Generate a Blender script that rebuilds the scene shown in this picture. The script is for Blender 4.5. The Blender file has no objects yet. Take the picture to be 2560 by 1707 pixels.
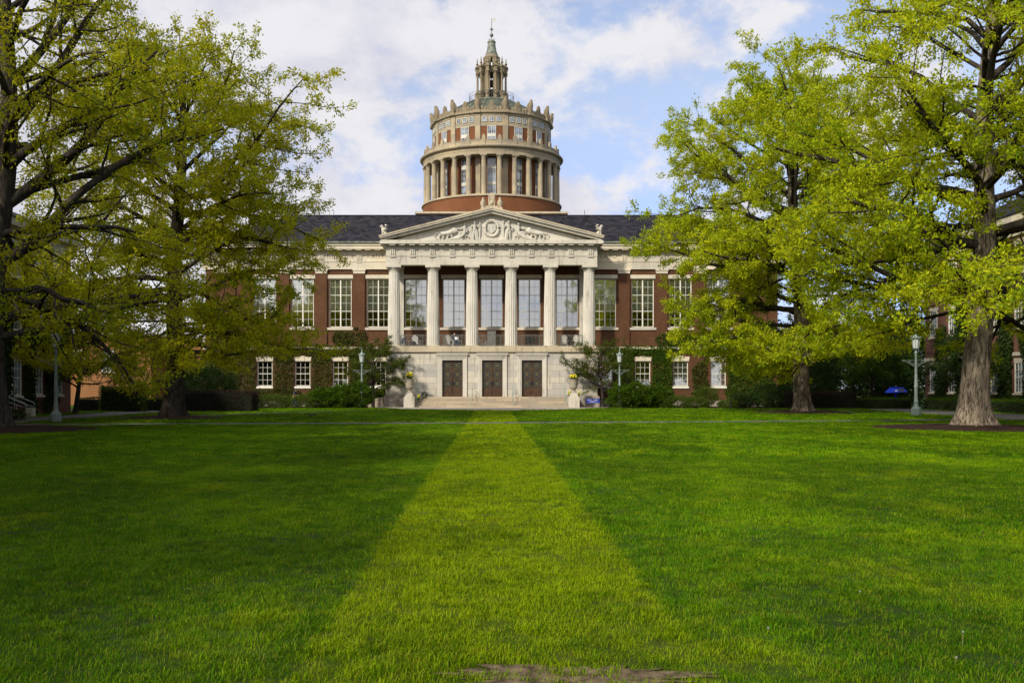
import bpy, math, random
import numpy as np
from math import sin, cos, pi, radians, sqrt, atan2, exp
from mathutils import Vector, Matrix, Quaternion

C = bpy.context.scene
COL = C.collection
random.seed(7)
RNG = np.random.default_rng(11)
# camera constants: focal length and principal point in photo pixels, eye height in metres
F, CX, HY, EYE = 2489.0, 1229.0, 970.0, 1.69
def wx(px, Y): return (px - CX) * Y / F
def wz(py, Y): return EYE + (HY - py) * Y / F
def gy(py): return EYE * F / (py - HY)

# ------------------------------------------------------------------ mesh helper
def rot2(x, y, a): return (x*cos(a) - y*sin(a), x*sin(a) + y*cos(a))

class MB:
    def __init__(s): s.v, s.f = [], []
    def add(s, vs, fs):
        n = len(s.v); s.v.extend(tuple(map(float, p)) for p in vs)
        s.f.extend(tuple(i + n for i in q) for q in fs); return s
    def box(s, x0, x1, y0, y1, z0, z1):
        x0, x1 = min(x0, x1), max(x0, x1); y0, y1 = min(y0, y1), max(y0, y1); z0, z1 = min(z0, z1), max(z0, z1)
        v = [(x0,y0,z0),(x1,y0,z0),(x1,y1,z0),(x0,y1,z0),(x0,y0,z1),(x1,y0,z1),(x1,y1,z1),(x0,y1,z1)]
        return s.add(v, [(0,3,2,1),(4,5,6,7),(0,1,5,4),(1,2,6,5),(2,3,7,6),(3,0,4,7)])
    def cbox(s, c, sx, sy, sz, rz=0.0, rx=0.0):
        M = Matrix.Translation(c) @ Matrix.Rotation(rz, 4, 'Z') @ Matrix.Rotation(rx, 4, 'X')
        v = [M @ Vector((a*sx/2, b*sy/2, d*sz/2)) for d in (-1,1) for a, b in ((-1,-1),(1,-1),(1,1),(-1,1))]
        return s.add(v, [(0,3,2,1),(4,5,6,7),(0,1,5,4),(1,2,6,5),(2,3,7,6),(3,0,4,7)])
    def prism(s, poly, y0, y1):                     # polygon in x,z pushed along y
        n = len(poly)
        v = [(x, y0, z) for x, z in poly] + [(x, y1, z) for x, z in poly]
        f = [tuple(range(n)), tuple(range(2*n-1, n-1, -1))]
        f += [(i, i+n, (i+1) % n + n, (i+1) % n) for i in range(n)]
        return s.add(v, f)
    def plate(s, poly, z0, z1):                     # polygon in x,y pushed along z
        n = len(poly)
        v = [(x, y, z0) for x, y in poly] + [(x, y, z1) for x, y in poly]
        f = [tuple(range(n-1, -1, -1)), tuple(range(n, 2*n))]
        f += [(i, (i+1) % n, (i+1) % n + n, i+n) for i in range(n)]
        return s.add(v, f)
    def lathe(s, prof, cx=0, cy=0, n=24, a0=0.0, flute=None):
        v, f = [], []
        for r, z in prof:
            for k in range(n):
                a = a0 + 2*pi*k/n
                rr = r * (1 - (flute if flute and k % 2 else 0))
                v.append((cx + rr*sin(a), cy - rr*cos(a), z))
        for i in range(len(prof)-1):
            for k in range(n):
                k2 = (k+1) % n
                f.append((i*n+k, i*n+k2, (i+1)*n+k2, (i+1)*n+k))
        f.append(tuple(range(n-1, -1, -1)))
        f.append(tuple(range((len(prof)-1)*n, len(prof)*n)))
        return s.add(v, f)
    def ring(s, prof, cx, cy, a0, a1, n):            # closed (r,z) loop swept over an arc, angle 0 faces -y
        m = len(prof); full = abs(a1-a0) > 2*pi - 1e-4
        K = n if full else n + 1
        v = [(cx + r*sin(a0+(a1-a0)*k/n), cy - r*cos(a0+(a1-a0)*k/n), z) for k in range(K) for r, z in prof]
        f = []
        for k in range(n):
            k2 = (k+1) % K
            for i in range(m):
                j = (i+1) % m
                f.append((k*m+i, k2*m+i, k2*m+j, k*m+j))
        if not full: f += [tuple(range(m)), tuple(range((K-1)*m+m-1, (K-1)*m-1, -1))]
        return s.add(v, f)
    def tube(s, pts, rad, n=6, caps=True):
        P = np.asarray(pts, float); m = len(P)
        R = np.full(m, float(rad)) if np.isscalar(rad) else np.asarray(rad, float)
        T = np.gradient(P, axis=0); T /= np.linalg.norm(T, axis=1)[:, None] + 1e-9
        ref = np.array([0, 0, 1.0]) if abs(T[:, 2]).mean() < .8 else np.array([1.0, 0, 0])
        A = np.cross(T, ref); A /= np.linalg.norm(A, axis=1)[:, None] + 1e-9
        B = np.cross(T, A)
        a = np.arange(n) * 2*pi/n
        V = P[:, None, :] + R[:, None, None]*(A[:, None, :]*np.cos(a)[None, :, None] + B[:, None, :]*np.sin(a)[None, :, None])
        f = [(i*n+k, i*n+(k+1) % n, (i+1)*n+(k+1) % n, (i+1)*n+k) for i in range(m-1) for k in range(n)]
        if caps: f += [tuple(range(n-1, -1, -1)), tuple(range((m-1)*n, m*n))]
        return s.add([tuple(p) for p in V.reshape(-1, 3)], f)
    def ball(s, c, rx, ry=None, rz=None, n=10, m=7, tilt=None):
        ry = rx if ry is None else ry; rz = rx if rz is None else rz
        v = []
        for i in range(m+1):
            t = pi*i/m
            for k in range(n):
                a = 2*pi*k/n
                p = Vector((rx*sin(t)*cos(a), ry*sin(t)*sin(a), rz*cos(t)))
                if tilt is not None: p = tilt @ p
                v.append((c[0]+p.x, c[1]+p.y, c[2]+p.z))
        f = [(i*n+k, (i+1)*n+k, (i+1)*n+(k+1) % n, i*n+(k+1) % n) for i in range(m) for k in range(n)]
        return s.add(v, f)
    def mesh(s, name, mat, org=(0,0,0), smooth=None):
        me = bpy.data.meshes.new(name)
        o = Vector(org)
        me.from_pydata([(p[0]-o.x, p[1]-o.y, p[2]-o.z) for p in s.v], [], s.f)
        if smooth is not None:
            me.polygons.foreach_set('use_smooth', [True]*len(me.polygons))
            me.set_sharp_from_angle(angle=radians(smooth))
        if mat: me.materials.append(mat)
        me.update(); return me
    def build(s, name, mat, parent=None, org=(0,0,0), smooth=None, loc=(0,0,0), rz=0.0):
        return link(name, s.mesh(name, mat, org, smooth), parent, loc, rz)

def link(name, me, parent=None, loc=(0,0,0), rz=0.0):
    o = bpy.data.objects.new(name, me); COL.objects.link(o)
    o.location = loc; o.rotation_euler = (0, 0, rz)
    if parent is not None: o.parent = parent
    return o
def tag(o, label=None, cat=None, group=None, kind=None):
    if label: o['label'] = label
    if cat: o['category'] = cat
    if group: o['group'] = group
    if kind: o['kind'] = kind
    return o
def thing(name, label, cat, loc=(0,0,0), rz=0.0, group=None):
    o = bpy.data.objects.new(name, None); COL.objects.link(o)
    o.empty_display_size = .2; o.location = loc; o.rotation_euler = (0, 0, rz)
    return tag(o, label, cat, group)
def dup(root, loc, rz=0.0, label=None, scale=1.0):
    def cp(o, par):
        c = o.copy(); COL.objects.link(c); c.parent = par
        for ch in list(o.children): cp(ch, c)
        return c
    r = cp(root, None); r.location = loc; r.rotation_euler = (0, 0, rz); r.scale = (scale,)*3
    if label: r['label'] = label
    return r
def np_mesh(name, V, quads, mat):                    # fast path for leaves: (n,4,3) quads
    n = len(V); me = bpy.data.meshes.new(name)
    me.vertices.add(n*4); me.vertices.foreach_set('co', V.astype(np.float32).reshape(-1))
    me.loops.add(n*4); me.loops.foreach_set('vertex_index', np.arange(n*4, dtype=np.int32))
    me.polygons.add(n)
    me.polygons.foreach_set('loop_start', np.arange(0, n*4, 4, dtype=np.int32))
    try: me.polygons.foreach_set('loop_total', np.full(n, 4, dtype=np.int32))
    except Exception: pass
    me.materials.append(mat); me.update(calc_edges=True); return me
def leaf_quads(P, U, L, W, rng, fold=.15):
    n = len(P)
    U = U / (np.linalg.norm(U, axis=1)[:, None] + 1e-9)
    R = rng.normal(size=(n, 3)); S = np.cross(U, R); S /= np.linalg.norm(S, axis=1)[:, None] + 1e-9
    Nn = np.cross(U, S)
    L = L[:, None]; W = W[:, None]
    a = P; b = P + U*L*.45 + S*W*.5 + Nn*L*fold; c = P + U*L; d = P + U*L*.45 - S*W*.5 + Nn*L*fold*.4
    return np.stack([a, b, c, d], axis=1)

# ------------------------------------------------------------------ materials
class NT:
    def __init__(s, name):
        s.m = bpy.data.materials.new(name); s.m.use_nodes = True
        s.t = s.m.node_tree; s.t.nodes.clear()
        s.out = s.t.nodes.new('ShaderNodeOutputMaterial')
    def n(s, typ, **kw):
        nd = s.t.nodes.new('ShaderNode' + typ)
        for k, v in kw.items():
            if k.startswith('_'): setattr(nd, k[1:], v)
            else: s.set(nd, k, v)
        return nd
    def set(s, nd, key, v):
        key = {'A': 6, 'B': 7, 'Fac': 0}.get(key, key) if nd.bl_idname == 'ShaderNodeMix' else key
        if isinstance(key, str) and key.startswith('i') and key[1:].isdigit(): key = int(key[1:])
        sock = nd.inputs[key.replace('_', ' ') if isinstance(key, str) else key]
        if isinstance(v, bpy.types.NodeSocket): s.t.links.new(v, sock)
        elif isinstance(v, bpy.types.Node): s.t.links.new(v.outputs[0], sock)
        else:
            if sock.type == 'RGBA' and len(v) == 3: v = (*v, 1)
            sock.default_value = v
    def pos(s): return s.n('NewGeometry').outputs['Position']
    def math(s, op, a, b=0.0, c=0.0, clamp=False):
        nd = s.n('Math', _operation=op, i0=a, i1=b, i2=c); nd.use_clamp = clamp; return nd.outputs[0]
    def xyz(s, v): nd = s.n('SeparateXYZ', i0=v); return nd.outputs
    def comb(s, x, y, z): return s.n('CombineXYZ', i0=x, i1=y, i2=z).outputs[0]
    def vmul(s, v, k): return s.n('VectorMath', _operation='MULTIPLY', i0=v, i1=k).outputs[0]
    def noise(s, v, sc, det=3.0, rough=.55, dist=0.0):
        return s.n('TexNoise', Vector=v, Scale=sc, Detail=det, Roughness=rough, Distortion=dist).outputs[0]
    def step(s, v, lo, hi):
        nd = s.n('MapRange', i0=v, i1=lo, i2=hi, i3=0.0, i4=1.0); nd.interpolation_type = 'SMOOTHSTEP'; return nd.outputs[0]
    def mix(s, fac, a, b, blend='MIX'):
        nd = s.n('Mix', _data_type='RGBA', Fac=fac, A=a, B=b); nd.blend_type = blend; return nd.outputs[2]
    def bump(s, h, strength=.3, dist=.02):
        return s.n('Bump', Height=h, Strength=strength, Distance=dist).outputs[0]
    def surf(s, sh): s.t.links.new(sh.outputs[0] if isinstance(sh, bpy.types.Node) else sh, s.out.inputs[0]); return s.m
    def pbr(s, col, rough=.7, metal=0.0, normal=None, spec=.4):
        p = s.n('BsdfPrincipled', Base_Color=col, Roughness=rough, Metallic=metal)
        p.inputs['Specular IOR Level'].default_value = spec
        if normal is not None: s.set(p, 'Normal', normal)
        return s.surf(p)

def m_plain(name, col, rough=.6, metal=0.0, var=.25, sc=3.0, spec=.4):
    t = NT(name); p = t.pos()
    n = t.noise(p, sc, 4.0)
    c = t.mix(t.step(n, .3, .7), tuple(x*(1-var) for x in col), tuple(min(1, x*(1+var)) for x in col))
    return t.pbr(c, rough, metal, spec=spec)

def m_stone(name, base, bw=0.0, bh=0.0, joint=.55, var=.16, stain=.35, axis='xz', grain=1.0):
    """weathered limestone: block courses (when bw given), cloudy tone, rain streaks"""
    t = NT(name); p = t.pos(); X, Y, Z = t.xyz(p)
    n1 = t.noise(p, .55*grain, 5.0); n2 = t.noise(t.comb(X, Y, t.math('MULTIPLY', Z, .16)), 2.6, 4.0, .65)
    n3 = t.noise(p, 14.0, 3.0)
    dark = tuple(x*(1-stain) for x in (base[0], base[1]*.97, base[2]*.93))
    lite = tuple(min(1, x*(1+var)) for x in base)
    c = t.mix(t.step(n1, .32, .68), base, lite)
    c = t.mix(t.math('MULTIPLY', t.step(n2, .52, .74), .75), c, dark)
    c = t.mix(t.math('MULTIPLY', t.step(n3, .35, .75), .18), c, dark)
    if bw:
        u = t.math('ADD', X, Y) if axis == 'xz' else t.math('MULTIPLY', t.math('ARCTAN2', X, t.math('SUBTRACT', 108.0, Y)), 7.0)
        br = t.n('TexBrick', Vector=t.comb(u, Z, 0.0), Scale=1.0, Mortar_Size=.012, Mortar_Smooth=.3, Bias=0.0, Brick_Width=bw, Row_Height=bh,
                 Color1=(1.08, 1.05, .98, 1), Color2=(.74, .75, .80, 1), Mortar=(joint, joint, joint, 1))
        c = t.mix(.9, c, br.outputs[0], 'MULTIPLY')
    return t.pbr(c, .85, normal=t.bump(n3, .15, .02), spec=.25)

def m_brick(name, a, b, mortar, scale=1.0, axis='xz'):
    t = NT(name); p = t.pos(); X, Y, Z = t.xyz(p)
    u = t.math('ADD', X, Y) if axis == 'xz' else t.math('MULTIPLY', t.math('ARCTAN2', X, t.math('SUBTRACT', 108.0, Y)), 7.0)
    br = t.n('TexBrick', Vector=t.comb(u, Z, 0.0), Scale=1.0, Mortar_Size=.009*scale, Mortar_Smooth=.2, Bias=-.1, Brick_Width=.22*scale, Row_Height=.075*scale,
             Color1=(*a, 1), Color2=(*b, 1), Mortar=(*mortar, 1))
    n = t.noise(p, .5, 5.0); n2 = t.noise(t.comb(u, 0.0, t.math('MULTIPLY', Z, 3.0)), 3.0, 4.0)
    c = t.mix(t.math('MULTIPLY', t.step(n, .35, .7), .38), br.outputs[0], (a[0]*.55, a[1]*.55, a[2]*.6))
    c = t.mix(t.math('MULTIPLY', t.step(n2, .45, .75), .35), c, (b[0]*1.25, b[1]*1.2, b[2]*1.1))
    return t.pbr(c, .9, normal=t.bump(br.outputs[1], .2, .01), spec=.15)

def m_leaf(name, cols, trans=.38, clump=.35, rough=.55):
    """leaf: per-leaf colour from its own island, slow drift through the crown, light through the blade"""
    t = NT(name); g = t.n('NewGeometry')
    r = g.outputs['Random Per Island']
    ramp = t.n('ValToRGB', Fac=r); e = ramp.color_ramp.elements
    for i, c in enumerate(cols):
        el = e[i] if i < 2 else e.new(0.5)
        el.color = (*c, 1)
    for i in range(len(cols)): e[i].position = i / (len(cols)-1)
    srt = [(*c, 1) for c in cols]
    for i in range(len(cols)): e[i].color = srt[i]
    n = t.noise(g.outputs['Position'], clump, 3.0)
    c = t.mix(t.math('MULTIPLY', t.step(n, .38, .66), .55), ramp.outputs[0], (*cols[-1],))
    d = t.n('BsdfPrincipled', Base_Color=c, Roughness=rough); d.inputs['Specular IOR Level'].default_value = .10
    tr = t.n('BsdfTranslucent', Color=t.mix(.5, c, (min(1, cols[-1][0]*2.2), min(1, cols[-1][1]*2.1), cols[-1][2]*1.1)))
    mx = t.n('MixShader', i0=trans, i1=d.outputs[0], i2=tr.outputs[0])
    return t.surf(mx)

M = {}
M['stone'] = m_stone('limestone', (.47, .437, .36), stain=.55)
M['stone_col'] = m_stone('column_limestone', (.505, .477, .405), stain=.48)
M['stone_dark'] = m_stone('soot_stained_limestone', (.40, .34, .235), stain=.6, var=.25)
M['stone_block'] = m_stone('coursed_limestone', (.465, .437, .37), 2.3, .54, .32, stain=.55)
M['stone_step'] = m_stone('step_limestone', (.39, .325, .235), 2.2, .186, .6, stain=.3)
M['stone_plinth'] = m_stone('plinth_granite', (.34, .30, .25), 1.5, .93, .6, stain=.45)
M['stone_wing'] = m_stone('cream_limestone', (.54, .492, .385), 3.5, 1.4, .8, stain=.12)
M['stone_tower'] = m_stone('tower_limestone', (.335, .283, .19), 1.3, .62, .72, stain=.35, axis='cyl')
M['stone_carved'] = m_stone('carved_tower_limestone', (.215, .175, .11), stain=.6, grain=3)
M['brick'] = m_brick('red_brick', (.078, .030, .014), (.128, .052, .022), (.11, .08, .048))
M['brick_tower'] = m_brick('tower_brick', (.150, .052, .020), (.195, .072, .028), (.16, .095, .05), axis='cyl')
M['brick_orange'] = m_brick('orange_brick', (.27, .118, .042), (.215, .088, .031), (.22, .14, .075))
M['brick_dark'] = m_brick('brown_brick', (.13, .05, .034), (.17, .066, .04), (.19, .14, .11))
M['white'] = m_plain('white_paint', (.70, .67, .57), .5, var=.08)
M['frame_grey'] = m_plain('stone_grey_paint', (.50, .48, .41), .5, var=.1)
M['bronze_green'] = m_plain('verdigris_bronze', (.22, .32, .27), .55, .2, .3, 6.0)
M['rail_dark'] = m_plain('weathered_bronze_rail', (.13, .14, .12), .5, .3, .4, 7.0)
M['lamp_green'] = m_plain('lamp_green_paint', (.195, .245, .215), .55, 0, .2, 5.0)
M['copper'] = m_plain('patinated_copper', (.068, .082, .055), .6, .1, .4, 1.5)
M['copper_pale'] = m_plain('pale_patina_copper', (.140, .155, .115), .6, .1, .45, 2.5)
M['door'] = m_plain('oak_door_stain', (.062, .031, .013), .45, 0, .35, 5.0)
M['black'] = m_plain('black_iron', (.02, .02, .02), .5, .2)
M['sign_blue'] = m_plain('blue_enamel', (.035, .06, .38), .35, 0, .06)
M['canopy_blue'] = m_plain('blue_canopy_plastic', (.02, .07, .75), .4, 0, .1)
M['lettering'] = m_plain('white_lettering', (.8, .8, .8), .5, 0, .02)
M['inscription'] = m_plain('inscription_dirt', (.20, .165, .11), .9, 0, .2)  # darker stone tone: dirt lying in the cut letters
M['chair_white'] = m_plain('white_chair_paint', (.62, .60, .55), .5, 0, .1)
M['interior'] = m_plain('dark_room', (.012, .012, .011), .9, 0, .3)  # near-black: darkness of unlit rooms put into the colour
M['blind'] = m_plain('cream_window_blind', (.82, .83, .66), .8, 0, .06, 1.5)
M['blind_sky_white'] = m_plain('pale_blind_and_sky', (.92, .93, .83), .8, 0, .05, 1.0)  # ground floor blinds; in the portico, reflected sky put into the colour
M['skin'] = m_plain('skin', (.45, .26, .18), .55, 0, .06)
M['navy'] = m_plain('navy_cotton', (.014, .016, .03), .85, 0, .2)
M['denim'] = m_plain('blue_denim', (.03, .05, .13), .85, 0, .25, 9.0)
M['hair'] = m_plain('dark_hair', (.02, .013, .009), .6, 0, .3, 20.0)
M['bag'] = m_plain('tan_canvas', (.35, .24, .13), .85, 0, .2, 9.0)
M['bag_blue'] = m_plain('blue_nylon', (.02, .04, .22), .6, 0, .2, 9.0)
M['paper'] = m_plain('white_paper', (.75, .75, .72), .7, 0, .03)
M['urn'] = m_stone('urn_stone', (.27, .24, .18), stain=.4, grain=3)
M['steel'] = m_plain('galvanised_rail', (.38, .39, .40), .4, .6, .1)
M['seed'] = m_plain('dandelion_seed', (.27, .27, .23), .9, 0, .05)
M['dstem'] = m_plain('dandelion_stem', (.12, .15, .03), .7, 0, .15)
M['fur'] = m_plain('grey_brown_fur', (.05, .04, .03), .9, 0, .3, 30)
M['solar'] = m_plain('solar_cells', (.10, .10, .14), .2, .3, .2, 8)

def m_glass():
    t = NT('window_glass'); p = t.pos()
    n = t.noise(p, .8, 2.0)
    lw = t.n('LayerWeight', Blend=.28)
    gl = t.n('BsdfGlossy', Color=(1, 1, .94, 1), Roughness=.03, Normal=t.bump(n, .10, .05))
    tr = t.n('BsdfTransparent', Color=(.95, .96, .94, 1))
    return t.surf(t.n('MixShader', i0=t.math('ADD', lw.outputs[0], .21, clamp=True), i1=tr.outputs[0], i2=gl.outputs[0]))
M['glass'] = m_glass()
def m_tglass():
    t = NT('tower_window_glass'); p = t.pos()
    n = t.noise(p, 1.3, 2.0)
    c = t.mix(t.step(n, .35, .65), (.04, .048, .055), (.24, .30, .37))
    return t.pbr(c, .06, 0, t.bump(n, .12, .05), spec=1.0)
M['glass_dark'] = m_tglass()
def m_lantern_glass():
    t = NT('frosted_lantern_glass'); n = t.noise(t.pos(), 5.0)
    return t.pbr(t.mix(n, (.42, .46, .44), (.60, .63, .60)), .3)
M['glass_lamp'] = m_lantern_glass()
def m_doorglass():
    t = NT('leaded_door_glass'); p = t.pos(); X, Y, Z = t.xyz(p)
    v = t.comb(t.math('MULTIPLY', X, 1.0), Z, 0.0)
    vo = t.n('TexVoronoi', Vector=v, Scale=11.0); vo.feature = 'DISTANCE_TO_EDGE'
    n = t.noise(v, 9.0, 4.0, .7)
    line = t.math('MULTIPLY', t.math('SUBTRACT', 1.0, t.step(vo.outputs[0], .03, .12)), t.step(n, .40, .6))
    c = t.mix(line, (.010, .013, .010), (.085, .075, .035))
    return t.pbr(c, .22, 0, spec=.6)
M['door_glass'] = m_doorglass()
M['gold'] = m_plain('dull_brass_grille', (.20, .15, .055), .45, .4, .3, 12)
def m_slate():
    t = NT('slate_roof'); p = t.pos(); X, Y, Z = t.xyz(p)
    br = t.n('TexBrick', Vector=t.comb(t.math('ADD', X, t.math('MULTIPLY', Y, .37)), t.math('MULTIPLY', Z, 1.0), 0.0), Scale=1.0, Mortar_Size=.012, Mortar_Smooth=.4, Bias=0.0,
             Brick_Width=.42, Row_Height=.16, Color1=(.006, .006, .009, 1), Color2=(.040, .038, .042, 1), Mortar=(.006, .006, .009, 1))
    n = t.noise(p, .9, 4.0); n2 = t.noise(t.vmul(p, (3.0, 3.0, 8.0)), 1.5, 4.0, .7)
    c = t.mix(t.math('MULTIPLY', t.step(n, .35, .7), .45), br.outputs[0], (.018, .019, .028))
    c = t.mix(t.math('MULTIPLY', t.step(n2, .5, .72), .5), c, (.050, .046, .046))
    return t.pbr(c, .9, 0, t.bump(t.math('ADD', br.outputs[1], n2), .6, .03), spec=.1)
M['slate'] = m_slate()
def m_bark(name, a, b):
    t = NT(name); p = t.pos()
    n = t.noise(t.vmul(p, (8.0, 8.0, 1.7)), 1.0, 7.0, .72, 1.3)
    n2 = t.noise(p, 1.1, 3.0)
    c = t.mix(t.step(n, .40, .60), a, b)
    c = t.mix(t.math('MULTIPLY', t.step(n2, .45, .7), .3), c, (a[0]*.9, a[1], a[2]*.8))
    return t.pbr(c, .95, 0, t.bump(n, .8, .06), spec=.1)
M['bark'] = m_bark('oak_bark', (.060, .045, .031), (.30, .245, .18))
M['bark_dark'] = m_bark('dark_bark', (.025, .021, .017), (.075, .062, .048))
M['vine'] = m_plain('vine_stem', (.24, .18, .11), .9, 0, .25, 4)
M['mulch'] = m_plain('bark_mulch', (.030, .017, .011), 1.0, 0, .6, 14.0, .1)
M['soil'] = m_plain('bare_dry_soil', (.110, .080, .048), 1.0, 0, .6, 11.0, .1)
M['asphalt'] = m_plain('worn_path_concrete', (.115, .105, .10), .9, 0, .3, 2.0, .1)
M['walk'] = m_plain('stone_walk', (.33, .285, .235), .9, 0, .2, 1.2, .2)
# foliage
M['leaf_oak_r'] = m_leaf('spring_oak_leaf_yellow', [(.060, .130, .003), (.145, .245, .004), (.285, .375, .006), (.46, .47, .010)], .40, .24)
M['leaf_oak_l'] = m_leaf('spring_oak_leaf_olive', [(.060, .125, .003), (.130, .210, .004), (.255, .315, .006), (.40, .37, .010)], .48, .24)
M['leaf_dark'] = m_leaf('dark_summer_leaf', [(.012, .026, .006), (.020, .042, .008), (.032, .060, .010)], .25)
M['leaf_mid'] = m_leaf('garden_shrub_leaf', [(.020, .046, .003), (.038, .078, .004), (.066, .118, .005)], .3, 1.6)
M['leaf_low'] = m_leaf('low_shrub_leaf', [(.035, .060, .008), (.055, .090, .010), (.080, .120, .014)], .3, .9)
M['leaf_ivy'] = m_leaf('ivy_leaf', [(.025, .058, .006), (.045, .095, .008), (.080, .135, .010)], .3, .8)
M['leaf_ivy_brown'] = m_leaf('young_ivy_leaf', [(.055, .050, .018), (.085, .085, .020), (.070, .095, .014)], .3, .8)
M['leaf_crab'] = m_leaf('crabapple_leaf', [(.034, .048, .007), (.055, .074, .008), (.085, .112, .010)], .35, 1.0)
M['leaf_purple'] = m_leaf('barberry_leaf', [(.022, .008, .008), (.032, .012, .011), (.030, .022, .012)], .2, .9)
M['hedge_core'] = m_plain('hedge_twigs', (.010, .013, .006), 1.0, 0, .3, 6)
M['petal'] = m_plain('yellow_petal', (.72, .60, .02), .6, 0, .1, 20)
M['petal_pink'] = m_plain('pink_blossom', (.55, .33, .38), .6, 0, .2, 20)
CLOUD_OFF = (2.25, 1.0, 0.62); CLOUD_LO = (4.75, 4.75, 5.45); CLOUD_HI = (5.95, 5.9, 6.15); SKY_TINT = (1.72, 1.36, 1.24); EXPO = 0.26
# ================================================================== the library
LY = 92.2                                            # plane of the wing walls
LIB = thing('library', 'long red brick library with cream columned portico and round domed tower', 'library', (0, 89, 0))
LO = (0, 89, 0)
def part(name, mb, mat, smooth=None, parent=None): return mb.build(name, M[mat] if isinstance(mat, str) else mat, parent or LIB, LO, smooth)

def wall_holes(mb, x0, x1, z0, z1, y, holes, depth):
    xs = sorted({x0, x1, *[h[0] for h in holes], *[h[1] for h in holes]})
    zs = sorted({z0, z1, *[h[2] for h in holes], *[h[3] for h in holes]})
    inside = lambda x, z: any(h[0] < x < h[1] and h[2] < z < h[3] for h in holes)
    for i in range(len(xs)-1):
        for j in range(len(zs)-1):
            if not inside((xs[i]+xs[i+1])/2, (zs[j]+zs[j+1])/2):
                mb.add([(xs[i], y, zs[j]), (xs[i+1], y, zs[j]), (xs[i+1], y, zs[j+1]), (xs[i], y, zs[j+1])], [(0, 1, 2, 3)])
    for a, b, c, d in holes:
        Y = y + depth
        mb.add([(a,y,c),(b,y,c),(b,Y,c),(a,Y,c)], [(0,1,2,3)]); mb.add([(a,y,d),(a,Y,d),(b,Y,d),(b,y,d)], [(0,1,2,3)])
        mb.add([(a,y,c),(a,Y,c),(a,Y,d),(a,y,d)], [(0,1,2,3)]); mb.add([(b,y,c),(b,y,d),(b,Y,d),(b,Y,c)], [(0,1,2,3)])

WXS = [s*(10.5 + 3.5*k) for s in (-1, 1) for k in range(4)]
PXS = [-7.0, -3.5, 0.0, 3.5, 7.0]
UW, UZ0, UZ1 = 1.03, 7.32, 11.78
GW, GZ0, GZ1 = .70, 1.88, 4.17
holes = [(x-UW, x+UW, UZ0, UZ1) for x in WXS+PXS] + [(x-GW, x+GW, GZ0, GZ1) for x in WXS]
wall = MB(); wall_holes(wall, -26.5, 26.5, 0, 14.2, LY, holes, .42)
wall.add([(-26.5,LY,0),(-26.5,LY+13,0),(-26.5,LY+13,14.2),(-26.5,LY,14.2)], [(0,3,2,1)])
wall.add([(26.5,LY,0),(26.5,LY+13,0),(26.5,LY+13,14.2),(26.5,LY,14.2)], [(0,1,2,3)])
wall.add([(-26.5,LY+13,0),(26.5,LY+13,0),(26.5,LY+13,14.2),(-26.5,LY+13,14.2)], [(0,3,2,1)])
for s in (-1, 1):                                    # flat brick piers between the windows
    for x in (12.25, 15.75, 19.25, 22.85):
        wall.box(s*x-.515, s*x+.515, LY-.15, LY+.003, 5.5, 12.28)
    wall.box(s*24.6-.9, s*24.6+.9, LY-.15, LY+.003, 5.5, 12.28)
part('wall', wall, 'brick')
part('dark_window_backing', MB().box(-26.2, 26.2, LY+1.1, LY+1.2, .1, 13.9), 'interior')  # near-black sheet in place of the unlit rooms behind the windows

# cornice, frieze and architrave bands of the wings
for s in (-1, 1):
    ent = MB()
    a, b = s*9.47, s*26.75
    ent.box(a, b, LY-.16, LY+.02, 12.66, 13.34)
    ent.box(a, b, LY-.20, LY+.02, 13.342, 13.40)
    ent.box(a, b, LY-.13, LY+.02, 13.402, 14.26)
    ent.box(a, b, LY-.24, LY+.02, 14.262, 14.34)
    ent.box(a, b, LY-.78, LY+.02, 14.46, 14.76)
    ent.box(a, b, LY-.86, LY+.02, 14.762, 14.98)
    ent.box(a, b, LY-.30, LY+.02, 14.342, 14.458)
    x = 10.5 - .875
    while x < 26.6:
        ent.box(s*x-.265, s*x+.265, LY-.72, LY-.301, 14.37, 14.457); x += .875
    for k in range(5):                               # triglyphs over the piers
        xc = s*(12.25 + 3.5*k)
        for q in (-.17, 0, .17): ent.box(xc+q-.056, xc+q+.056, LY-.22, LY-.131, 13.43, 14.22)
        ent.box(xc-.25, xc+.25, LY-.21, LY-.201, 13.28, 13.34)
    for x in (12.25, 15.75, 19.25, 22.85):
        ent.box(s*x-.54, s*x+.54, LY-.19, LY-.003, 12.28, 12.52); ent.box(s*x-.60, s*x+.60, LY-.24, LY-.003, 12.522, 12.658)
    ent.box(s*24.6-.93, s*24.6+.93, LY-.19, LY-.003, 12.28, 12.658)
    part('entablature', ent, 'stone_wing')
    part('water_table', MB().box(a, b*.996, LY-.12, LY+.01, 0.0, .55), 'stone_plinth')
    part('string_course', MB().box(a, b*.998, LY-.19, LY+.01, 5.28, 5.497), 'stone_wing')
    part('gutter', MB().box(s*9.9, s*27.32, LY-1.0, LY-.85, 14.985, 15.13), 'copper_pale')

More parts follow.
